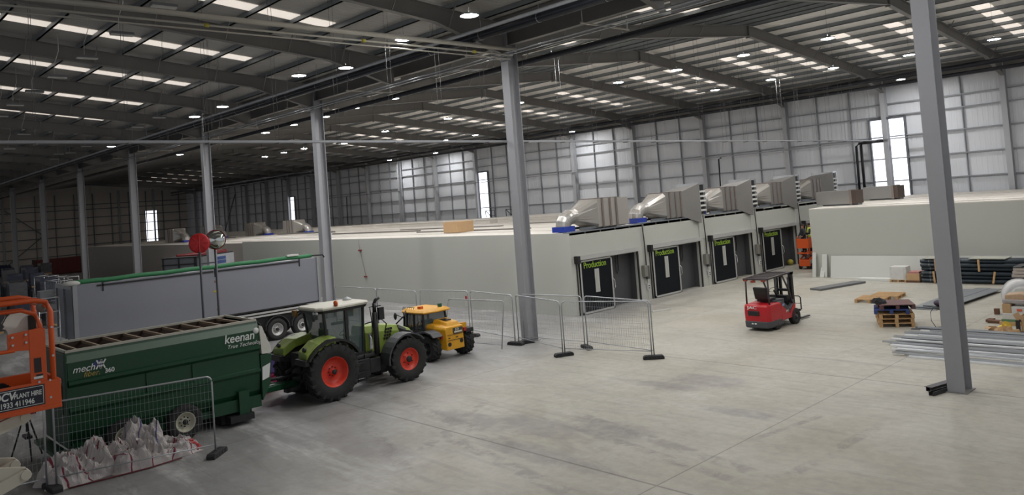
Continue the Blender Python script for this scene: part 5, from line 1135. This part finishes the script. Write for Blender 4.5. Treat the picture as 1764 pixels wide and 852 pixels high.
dup(p0, (-14.95, 36.0, 0), .12, 'flat wooden pallet lying alone, nearer of two beyond the stack', 'flat pallets on the floor'); dup(p0, (-14.75, 37.2, 0), .1, 'flat wooden pallet lying alone, farther of two beyond the stack', 'flat pallets on the floor')
# grey sheets
GS = mat('grey_sheet_metal', s2l(112, 116, 120), .5, .2, .08, 2)
for i, (dx, dz, dr) in enumerate(((0, 0, 0), (.1, .05, .015), (.42, .1, -.02))):
    m = MB(); m.box(0, .55, 0, 5.6, 0, .04); m.box(.55, 1.05, 0, 5.6, 0, .03)
    m.xf(Matrix.Translation((-12.75+dx, 34.3+.15*i, dz)) @ Matrix.Rotation(-.06+dr, 4, 'Z')); tag(m.build('metal_sheet', GS), 'long grey metal sheet on the floor behind the pallet stack, %s of the pile' % ('bottom', 'middle', 'top')[i], 'sheet', 'grey sheets on the floor')
# bright channels
random.seed(12); chan = None; CH = {}
for i in range(30):
    y = 25.4+ i*.165; x = -11.2+abs(random.gauss(0, .35))+max(0, (27.3-y)*.55); rz = -.03+random.uniform(-.05, .05)+(.02*(i-14)/14)+.04
    lab = 'bright steel channel in the loose floor bundle, %s from the near side' % ORD[i]
    tn = random.choice((0, 0, 1, 1, 2))
    if tn not in CH:
        m = MB(); m.box(0, 6.0, 0, .09, 0, .004); m.box(0, 6.0, 0, .004, 0, .05); m.box(0, 6.0, .086, .09, 0, .05)
        o = CH[tn] = tag(m.build('steel_channel', mat('channel_tone_%d' % tn, (s2l(238, 240, 244), s2l(185, 188, 192), s2l(120, 123, 128))[tn], .3, .35, .15)), lab, 'metal channel', 'loose steel channels on the floor')  # pale, mid and dark tones paint highlight streaks into the one steel
    else: o = dup(CH[tn], None, None, lab)
    o.location = (x, y, .055*(i % 3 == 1)); o.rotation_euler = (0, 0, rz)
    o.scale = (random.uniform(.8, 1.0), random.uniform(.8, 1.5), 1)
# dark angles by the near column
for i, (x, y, z) in enumerate(((-7.62, 21.35, 0), (-7.82, 21.75, 0))):
    m = MB(); m.box(-.06, .06, 0, 1.1, 0, .01); m.box(-.06, -.05, 0, 1.1, 0, .1); m.box(.05, .06, 0, 1.1, 0, .1); m.box(-.1, .1, 0, 1.1, .1, .11) if i else None
    m.xf(Matrix.Translation((x, y, z)) @ Matrix.Rotation(-.25, 4, 'Z')); tag(m.build('dark_channel', mat('dark_channel', s2l(58, 56, 60), .45, .3)), ('shorter' if i == 0 else 'wider')+' dark steel channel lying against the foot of the nearest column', 'metal channel')
# cable stand
t = thing('cable_stand', 'round based black cable stand with a hanging loop, left of the nearest column', 'stand', (-10.2, 30.4, 0))
m = MB(); m.lathe([(.34, 0), (.34, .03), (.1, .05), (.001, .05)], (0, 0, 0), (0, 0, 1), 20); m.build('base', DARK, t)
m = MB(); m.cyl((0, 0, .04), (0, 0, .85), .02, 8); m.lathe([(.3, .78), (.3, .8), (.001, .8)], (0, 0, 0), (0, 0, 1), 16); m.build('post', DARK, t)
m = MB(); m.tube([(-.22, -.1, .8), (-.36, -.1, .6), (-.36, -.1, .3), (-.2, -.12, .05)], .012, 5); m.build('loop', BLACK, t)
m = MB(); m.ball((-.05, 0, .93), .22, .16, .13, 8, 6); m.build('cable_coil', mat('dark_purple_coil', s2l(60, 45, 62), .6), t)
m = MB(); m.tube([(.35, .1, .1), (.5, .1, .35), (.42, .1, .7), (.3, .1, .9)], .03, 6); m.build('hose', mat('olive_hose', s2l(130, 125, 80), .6), t)
# bundled black pipes
PB = mat('dark_pipe', s2l(38, 48, 56), .4, 0, .1); pf = None; k = 0
for r_ in range(6):
    for c in range(5):
        y = 42.45+.21*c+(.1 if r_ % 2 else 0); z = .13+.185*r_
        if r_ >= 3: z += .03
        lab = 'dark plastic pipe, %s row up in the stack, %s from the front' % (ORD[r_], ORD[c])
        if pf is None:
            pf = thing('plastic_pipe', lab, 'pipe', (0, 0, 0), 0, 'stacked dark plastic pipes'); m = MB()
            m.loft([m.ring((0, 0, 0), (1, 0, 0), .092, 16), m.ring((5.6, 0, 0), (1, 0, 0), .092, 16), m.ring((5.6, 0, 0), (1, 0, 0), .078, 16), m.ring((0, 0, 0), (1, 0, 0), .078, 16), m.ring((0, 0, 0), (1, 0, 0), .092, 16)], False); m.build('pipe', PB, pf)
            m = MB(); m.lathe([(.095, .4), (.095, .44)], (0, 0, 0), (1, 0, 0), 16); m.build('print_band', mat('pipe_print', s2l(110, 115, 118), .6), pf); o = pf
        else: o = dup(pf, None, None, lab)
        o.location = (-15.05-(.0 if r_ < 3 else -.0)+random.uniform(-.03, .03), y, z)
for i, (x, z0, z1, tilt) in enumerate(((-14.3, .62, 1.2, .0), (-12.35, .62, 1.2, .0), (-11.8, .05, .62, .12), (-14.4, .02, .60, -.03))):
    m = MB(); m.bar((x, 42.32, z0), (x+tilt, 42.32, z1), .09, .05, (0, 1, 0)); tag(m.build('timber_batten', WOOD), 'timber batten strapped across the dark pipes, %s' % ('upper left', 'upper right', 'lower right', 'lower left')[i], 'batten', 'battens on the pipe stack')
for i, (x, w_) in enumerate(((-14.9, .9), (-12.8, 1.6))):
    m = MB(); m.box(x, x+w_, 42.4, 43.4, 1.21, 1.25); tag(m.build('top_batten', mat('pale_batten', s2l(150, 150, 140), .7)), 'flat batten on top of the dark pipe stack, %s one' % ('left', 'right')[i], 'batten')
# white wrapped pallet and brown carton pallet
PW = mat('shrink_wrap', s2l(196, 196, 192), .3, 0, .12, 6, bump=.5)
t = thing('wrapped_load', 'small pallet load wrapped in white film in front of the leaning panel', 'pallet load', (-16.2, 42.75, 0))
m = MB(); m.box(-.42, .42, -.4, .4, 0, .03); [m.box(x, x+.1, -.4, .4, .03, .1) for x in (-.42, -.05, .32)]; m.box(-.42, .42, -.4, .4, .1, .13); m.build('pallet', WOOD, t)
m = MB(); random.seed(3)
n = 18
m.loft([[Vector((.40*(1+.08*noise.noise(Vector((i*.9, k*1.7, 3))))*max(-1, min(1, 1.35*math.cos(2*PI*i/n))), .38*max(-1, min(1, 1.35*math.sin(2*PI*i/n))), .13+.66*k/6+.03*noise.noise(Vector((i, k, 0))))) for i in range(n)] for k in range(7)], True, False); m.build('film', PW, t)
t = thing('carton_pallet', 'low pallet of brown cartons between the white wrapped load and the pipes', 'pallet load', (-15.42, 42.75, 0))
m = MB(); m.box(-.38, .3, -.4, .4, 0, .1); m.build('pallet', mat('dark_wood', s2l(96, 66, 48), .8), t); m = MB(); m.box(-.36, .28, -.38, .38, .1, .44); m.build('carton', CARD, t, .01); m = MB(); m.box(-.25, .25, -.3, .3, .44, .55); m.build('red_edged_tray', mat('red_white', s2l(170, 120, 115), .6), t)
# big wrapped goods at the right edge
FILM = mat('clear_film', s2l(178, 180, 184), .18, 0, .15, 5, alpha=.55, bump=.6)
t = thing('wrapped_stack', 'tall film wrapped stack carrying flat brown boards at the right edge', 'pallet load', (-9.15, 36.0, 0))
m = MB(); m.box(0, 2.4, -.6, .9, .1, 1.2); m.build('load', mat('wrapped_grey', s2l(120, 118, 120), .35, 0, .12, 3, bump=.5), t, .04)
m = MB(); m.box(-.02, 2.4, -.62, .9, 1.2, 1.26); m.build('tray', BLACK, t)
m = MB()
for i in range(3): m.box(-.05+.03*i, 2.3, -.6+.02*i, .8, 1.26+.13*i, 1.37+.13*i)
m.build('flat_boards', mat('wrapped_boards', s2l(170, 160, 150), .4, 0, .2, 5), t, .01)
m = MB(); m.tube([(.3, -.5, 1.68), (.9, -.4, 1.78), (1.6, -.2, 1.75)], .02, 5); m.box(0, 2.3, -.58, .7, 1.64, 1.67); m.build('strap', DARK, t)
m = MB(); m.box(.72, .98, -.63, -.62, .85, 1.2); nt_ = m.build('notice', WHITE, t); text('1', .24, BLACK, nt_, (.80, -.635, .93), (PI/2, 0, 0), bold=.003)
m = MB(); m.box(0, 2.4, -.6, .9, 0, .1); m.build('pallet', mat('dark_wood', s2l(96, 66, 48), .8), t)
t = thing('metal_hopper', 'grey cone shaped metal duct end lying on top of the wrapped stack', 'duct', (-7.9, 36.0, 1.68))
m = MB(); m.lathe([(.62, 0), (.66, .03), (.34, .3), (.32, .42), (.30, .42), (.3, .3)], (0, 0, 0), (.25, -.25, 1), 28); m.build('cone', GALVB, t); m = MB(); m.lathe([(.33, .40), (.33, .47), (.29, .47), (.29, .36), (.001, .36)], (0, 0, 0), (.25, -.25, 1), 28); m.build('rim', mat('dark_rim', s2l(60, 68, 80), .4, .3), t)
t = thing('wrapped_roll', 'large round roll wrapped in clear film before the tall stack', 'roll', (-8.72, 34.5, .0))
m = MB(); m.lathe([(.001, -.5), (.52, -.5), (.62, -.42), (.64, 0), (.62, .42), (.5, .5), (.001, .5)], (0, 0, .68), (.35, -1, 0), 26); m.build('roll', mat('film_roll', s2l(190, 190, 190), .2, 0, .15, 5, bump=.5), t)
m = MB(); m.lathe([(.3, -.51), (.42, -.52), (.42, -.46), (.3, -.46)], (0, 0, .68), (-.35, 1, 0), 22); m.build('core_ring', PW, t)
m = MB(); m.box(-.6, .6, -.1, .7, 0, .5); m.build('grey_cradle', mat('cradle_grey', s2l(150, 150, 152), .5), t, .02)
m = MB(); m.box(-.03, .27, -.56, -.55, .78, 1.02); m.build('paper_label', WHITE, t); bpy.data.objects[t.children[-1].name].rotation_euler = (0, 0, .0)
t = thing('carton_stack', 'stack of torn white and brown cartons on a pallet at the right edge', 'pallet load', (-8.75, 31.9, 0), .05)
m = MB(); m.box(-.05, 1.3, -.1, .9, 0, .12); m.build('pallet', WOOD, t)
m = MB(); m.box(0, 1.3, 0, .9, .12, .20); m.build('green_tray', mat('green_tray', s2l(90, 130, 95), .6), t)
m = MB(); m.box(.03, 1.3, .02, .85, .20, .42); m.build('white_carton', PW, t, .01)
m = MB(); m.box(.05, .32, .05, .8, .42, .75); m.build('brown_carton', CARD, t, .01); m = MB(); m.box(.33, 1.3, .05, .85, .42, .66); m.build('white_carton', PW, t, .01)
m = MB(); m.box(.05, 1.2, .1, .8, .75, .9); m.build('film_sheet', FILM, t, .03); m = MB(); m.prism([(.1, .78), (1.1, .72), (1.15, 1.0), (.6, 1.12), (.15, 1.06)], 'y', .15, .75); m.build('brown_wrapped_carton', mat('brown_wrap', s2l(178, 150, 122), .35, 0, .2, 6), t, .03)
m = MB(); m.box(.72, .86, .13, .15, .82, .95); m.box(.5, .66, .03, .05, .5, .58); m.build('orange_label', mat('orange_label', s2l(205, 95, 65), .6), t)
m = MB(); m.box(0, .55, 0, .3, 0, .09); m.box(-.1, .1, .1, .55, .02, .1); tag(m.build('broken_pallet_piece', mat('dark_wood', s2l(96, 66, 48), .8)), 'broken brown pallet piece on the floor left of the carton stack', 'wood'); bpy.data.objects['broken_pallet_piece'].location = (-9.25, 32.1, 0)
m = MB(); m.box(0, .16, 0, .16, 0, .22); o = tag(m.build('wood_block', mat('dark_wood', s2l(96, 66, 48), .8)), 'small brown wood block on the floor left of the wrapped roll', 'wood'); o.location = (-9.55, 34.0, 0)
t = thing('open_carton', 'open brown cardboard carton at the right edge near the bright channels', 'box', (-7.85, 30.75, 0), .1)
m = MB(); m.box(0, .6, 0, .02, 0, .55); m.box(0, .02, 0, .5, 0, .55); m.box(.58, .6, 0, .5, 0, .55); m.box(0, .6, .48, .5, 0, .55); m.box(0, .6, 0, .5, 0, .02); m.build('shell', CARD, t); m = MB(); m.bar((.02, 0, .55), (-.15, 0, .45), .01, .3, (0, 0, 1)); m.build('flap', CARD, t)
t = thing('small_open_box', 'small open brown box left of the yellow packing', 'box', (-8.75, 30.35, 0), .3)
m = MB(); m.box(0, .26, 0, .01, 0, .18); m.box(0, .26, .2, .21, 0, .18); m.box(0, .01, 0, .21, 0, .18); m.box(.25, .26, 0, .21, 0, .18); m.box(0, .26, 0, .21, 0, .01); m.build('shell', CARD, t); m = MB(); m.bar((.02, -.0, .18), (-.06, -.1, .14), .2, .01); m.build('flap', CARD, t)
o = crumple('yellow_packing', -8.35, 30.75, .22, .2, .3, [(0, 0, .3, .25)], 14, mat('yellow_plastic', s2l(205, 175, 60), .5), 'crumpled yellow plastic between the brown boxes'); o['category'] = 'packing'
o = crumple('brown_paper', -8.25, 30.5, .4, .25, .3, [(0, 0, .3, .06)], 19, CARD, 'crumpled brown paper in front of the yellow plastic'); o['category'] = 'packing'
m = MB(); m.box(0, .12, 0, .06, 0, .4); m.bar((0, .03, .2), (.14, .03, .42), .05, .05); o = tag(m.build('black_bracket', DARK), 'dark metal bracket leaning beside the open carton', 'bracket'); o.location = (-8.0, 30.7, 0)
m = MB(); m.ball((0, 0, .2), .2, .2, .2); m.cyl((-.1, 0, .2), (.1, 0, .2), .08, 8); o = tag(m.build('yellow_hose_reel', mat('reel_yellow', s2l(170, 160, 60), .5)), 'small yellow reel on the floor in the fourth production doorway', 'reel'); o.location = (-25.75, U0+UN*3+4.4, 0)
# ================================================================ far scissor lift and people
t = thing('scissor_lift', 'small orange scissor lift with people in its basket, far by the last door', 'lift', (-23.6, 47.1, 0), .1)
m = MB(); m.box(-.35, .35, 0, 1.9, .2, .62); m.build('base_body', ORG, t, .03)
for y in (.25, 1.5):
    for s in (1, -1): wheel(t, s*.36, y, .19, .12, .1, s, mat('cream_hub', s2l(180, 150, 130), .5), 0, .03, DARK, .03, 4)
m = MB(); m.box(.35, .37, .02, .9, .36, .60); m.build('tool_tray', mat('grey_tray', s2l(150, 150, 145), .5), t)
for a, b in (((.3, .1, .65), (.3, 1.8, 1.0)), ((.3, 1.8, .65), (.3, .1, 1.0)), ((-.3, .1, .65), (-.3, 1.8, 1.0)), ((-.3, 1.8, .65), (-.3, .1, 1.0))): m = MB(); m.bar(a, b, .1, .05, (1, 0, 0)); m.build('scissor_arm', ORG, t)
m = MB(); m.box(-.38, .38, -.05, 2.0, 1.0, 1.08); m.build('platform', ORG, t)
m = MB(); m.box(.36, .39, -.05, .75, 1.35, 1.95); m.box(.36, .39, -.05, .1, 1.08, 1.35); m.box(.36, .39, .65, .75, 1.08, 1.35); m.box(-.38, .38, -.07, -.04, 1.35, 1.95); m.build('basket_panel', ORG, t)
m = MB()
for x in (-.37, .37):
    m.tube([(x, -.05, 1.05), (x, -.05, 2.0), (x, 2.0, 2.0), (x, 2.0, 1.05)], .02, 6); m.cyl((x, -.05, 1.5), (x, 2.0, 1.5), .015, 6)
m.cyl((-.37, 2.0, 2.0), (.37, 2.0, 2.0), .02, 6); m.build('guard_rail', ORG, t)
SKIN = mat('skin', s2l(170, 120, 95), .6); HIVIS = mat('hi_vis_yellow', s2l(195, 215, 60), .6); CLOTH = mat('dark_clothing', s2l(30, 30, 34), .8); HAIR = mat('dark_hair', s2l(35, 28, 24), .8)
def person(label, loc, rz, vest, arms=0.0, hat=None):
    t = thing('person', label, 'person', loc, rz, 'people at the far lift')
    J = []; E = []; R = []
    def j(p, r, par=None):
        J.append(p); R.append(r)
        if par is not None: E.append((par, len(J)-1))
        return len(J)-1
    pel = j((0, 0, .95), .15); sp = j((0, 0, 1.15), .14, pel); ch = j((0, .01, 1.35), .17, sp); nk = j((0, 0, 1.50), .065, ch); hd = j((0, .01, 1.58), .075, nk); h2 = j((0, .015, 1.66), .10, hd); h3 = j((0, .01, 1.74), .085, h2)
    for s in (1, -1):
        sh = j((s*.19, 0, 1.42), .07, ch); el = j((s*.26, .06+.1*arms, 1.16+.05*arms), .048, sh); wr = j((s*.22, .22+.1*arms, 1.02+.25*arms), .032, el); pm = j((s*.21, .28+.1*arms, 1.0+.27*arms), .035, wr)
        for f in range(4): a = j((s*(.185+.018*f), .335+.1*arms, .99+.27*arms), .010, pm); j((s*(.187+.017*f), .37+.1*arms-.006*abs(f-1.5), .965+.27*arms), .008, a)
        th = j((s*.165, .31+.1*arms, 1.01+.27*arms), .011, pm); j((s*.15, .335+.1*arms, 1.0+.27*arms), .009, th)
        hp = j((s*.10, 0, .88), .10, pel); kn = j((s*.11, .02, .48), .065, hp); an = j((s*.11, -.01, .09), .045, kn); j((s*.12, .14, .05), .045, an)
    me = bpy.data.meshes.new('body'); me.from_pydata(J, E, []); o = bpy.data.objects.new('body', me); COL.objects.link(o); o.parent = t
    sk = o.modifiers.new('skin', 'SKIN'); sk.use_smooth_shade = True
    for i, v in enumerate(me.skin_vertices[0].data): v.radius = (R[i], R[i]*.85); v.use_root = (i == 0)
    sb = o.modifiers.new('sub', 'SUBSURF'); sb.levels = 1; sb.render_levels = 1
    me.materials.append(SKIN)
    m = MB(); m.ball((0, .115, 1.655), .015, .022, .022, 6, 4)
    for s in (1, -1): m.ball((s*.1, .0, 1.66), .014, .025, .035, 6, 4)
    m.build('face_features', SKIN, t)
    m = MB(); m.ball((.035, .098, 1.69), .012, .008, .009, 6, 4); m.ball((-.035, .098, 1.69), .012, .008, .009, 6, 4); m.box(-.028, .028, .098, .108, 1.60, 1.608); m.build('eyes_and_mouth', HAIR, t)
    m = MB(); m.ball((0, -.015, 1.72), .112, .115, .09, 10, 6); m.build('hair' if not hat else 'hard_hat', hat or HAIR, t)
    def sleeve(pts, rs, mm, nm): q = MB(); q.tube(pts, rs, 10); q.build(nm, mm, t)
    m = MB(); m.loft([[Vector((a*math.cos(2*PI*i/14), .01+b*math.sin(2*PI*i/14), z)) for i in range(14)] for a, b, z in ((.19, .14, .86), (.19, .145, 1.0), (.18, .13, 1.15), (.215, .15, 1.35), (.20, .12, 1.46), (.09, .08, 1.52))], True, True); m.build('vest', vest, t)
    if vest is HIVIS: m = MB(); m.loft([[Vector((a*math.cos(2*PI*i/14), .01+b*math.sin(2*PI*i/14), z)) for i in range(14)] for a, b, z in ((.197, .142, 1.05), (.195, .14, 1.1))], False, True); m.build('reflective_band', WTXT, t)
    for s in (1, -1):
        sleeve([(s*.17, 0, 1.43), (s*.26, .06+.1*arms, 1.16+.05*arms), (s*.222, .21+.1*arms, 1.03+.25*arms)], [.075, .06, .045], CLOTH, 'sleeve')
        sleeve([(s*.095, .01, .93), (s*.11, .02, .5), (s*.11, -.005, .08)], [.115, .085, .065], CLOTH, 'trouser_leg')
        q = MB(); q.ball((s*.115, .06, .05), .05, .13, .05, 8, 6); q.build('boot', HAIR, t)
    return t
person('person in dark clothing standing at the left end of the far lift basket', (-23.62, 47.3, 1.08), 2.6, CLOTH)
person('person in a yellow hi-vis vest leaning in the middle of the far lift basket', (-23.5, 47.95, 1.08), 2.2, HIVIS, .3)
person('person in a hi-vis vest at the right end of the far lift basket', (-23.6, 48.65, 1.08), 1.2, HIVIS, .8)
# ================================================================ far left storage
random.seed(8)
SC = [mat('wrap_navy', s2l(40, 46, 66), .35, 0, .3, 3, bump=.4), mat('wrap_grey', s2l(92, 92, 96), .3, 0, .25, 3, bump=.4), mat('wrap_dark', s2l(52, 50, 52), .35, 0, .3, 3, bump=.4)]
SN = ['dark blue', 'pale grey', 'dark brown']; base = []
for i in range(3):
    t = thing('wrapped_pallet', 'film wrapped pallet load of %s goods in the far left storage rows' % SN[i], 'pallet load', (0, 0, 0), 0, '%s wrapped pallets in the far left storage' % SN[i])
    m = MB(); n = 16; m.loft([[Vector((.56*max(-1, min(1, 1.4*math.cos(2*PI*q/n)))*(1+.05*noise.noise(Vector((q*.8, k, i)))), .56*max(-1, min(1, 1.4*math.sin(2*PI*q/n)))*(1-.03*(k == 6)), .14+1.35*k/6)) for q in range(n)] for k in range(7)], True, False); m.build('wrapped_goods', SC[i], t)
    m = MB(); m.box(-.6, .6, -.5, .5, 0, .03); [m.box(x, x+.12, -.5, .5, .03, .11) for x in (-.6, -.06, .48)]; m.box(-.6, .6, -.5, .5, .11, .14); m.build('pallet', WOOD, t); base.append(t)
used = [False]*3; posl = []
x = -57.0
while x > -104:
    lo, hi = -x*.160, -x*.222
    y = lo
    while y < hi: posl.append((x+random.uniform(-.15, .15), y+random.uniform(-.1, .1))); y += 1.75
    x -= 3.0
for q, (x, y) in enumerate(posl):
    if len(posl) > 96 and q % 2: continue
    if any(cx_-1.0 < x < cx_+3.2 and cy_-1.0 < y < cy_+2.1 for cx_, cy_ in ((-66, 14.6), (-70.5, 14.3), (-62, 13.2))): continue
    i = random.choice((0, 1, 0, 2)); s = random.uniform(.85, 1.1)
    rw = int(round((-57-x)/3.0)); inrow = sum(1 for (x2, y2) in posl if abs(x2-x) < 1 and y2 < y)
    lb = '%s wrapped load in far left storage, row %s, %s across, %s'
    if not used[i]: o = base[i]; used[i] = True; o.location = (x, y, 0); o['label'] = lb % (SN[i], ORD[rw], ORD[inrow], 'on the floor')
    else: o = dup(base[i], (x, y, 0), random.uniform(-.1, .1), lb % (SN[i], ORD[rw], ORD[inrow], 'on the floor'))
    o.scale = (1, 1, s)
    if random.random() < .45:
        j = random.choice((1, 0, 2)); o = dup(base[j], (x, y, 1.49*s), random.uniform(-.1, .1), lb % (SN[j], ORD[rw], ORD[inrow], 'stacked on top')) if used[j] else None
        if o: o.scale = (.95, .95, .8)
for i, (x, y) in enumerate(((-66, 14.6), (-70.5, 14.3), (-62, 13.2))):
    t = thing('wire_cage', 'pale wire cage standing among the wrapped pallets, %s of three' % ORD[i], 'cage', (x, y, 0), .1)
    m = MB()
    for a in (0, 2.2):
        for b in (0, 1.0): m.cyl((a, b, 0), (a, b, 2.6), .03, 6)
    for z in (1.2, 1.9, 2.6):
        for b in (0, 1.0): m.cyl((0, b, z), (2.2, b, z), .025, 6)
        for a in (0, 2.2): m.cyl((a, 0, z), (a, 1, z), .025, 6)
    m.build('frame', GALVB, t); m = MB()
    for k in range(12): m.cyl((.18*k+.1, 0, 1.2), (.18*k+.1, 0, 2.6), .008, 4)
    m.build('wires', GALV, t)
t = thing('red_container', 'dark red container in the distance below the end wall', 'container', (-128, 28.2, 0))
m = MB(); m.box(0, 2.4, -2.4, 3.3, .1, 2.3); m.build('body', ribbed('container_red', s2l(96, 34, 30), 1, .3, .6), t)
for a_ in (-2.42, 3.2): m = MB(); m.box(0, 2.42, a_, a_+.12, 0, 2.35); m.build('corner_post', mat('container_edge', s2l(60, 24, 22), .6), t)
for i, (x, y, w_, h, c) in enumerate(((-130, 33.5, 3.2, 1.7, 0), (-134, 37.0, 2.4, 2.2, 1), (-140, 24.5, 3.0, 2.0, 0), (-138, 21.5, 2.5, 1.6, 1))):
    o = crumple('covered_heap', x, y, w_*.7, w_*.55, .3*i, [(0, 0, w_*.6, h*.7)], 30+i, mat('blue_tarp', s2l(38, 52, 82), .6) if c == 0 else mat('dark_tarp', s2l(40, 42, 50), .6), '%s covered heap in the far distance, %s' % (('blue', 'dark')[c], ('right of the red container', 'beside the white building corner', 'just left of the red container', 'at the far left edge')[i])); o['category'] = 'heap'
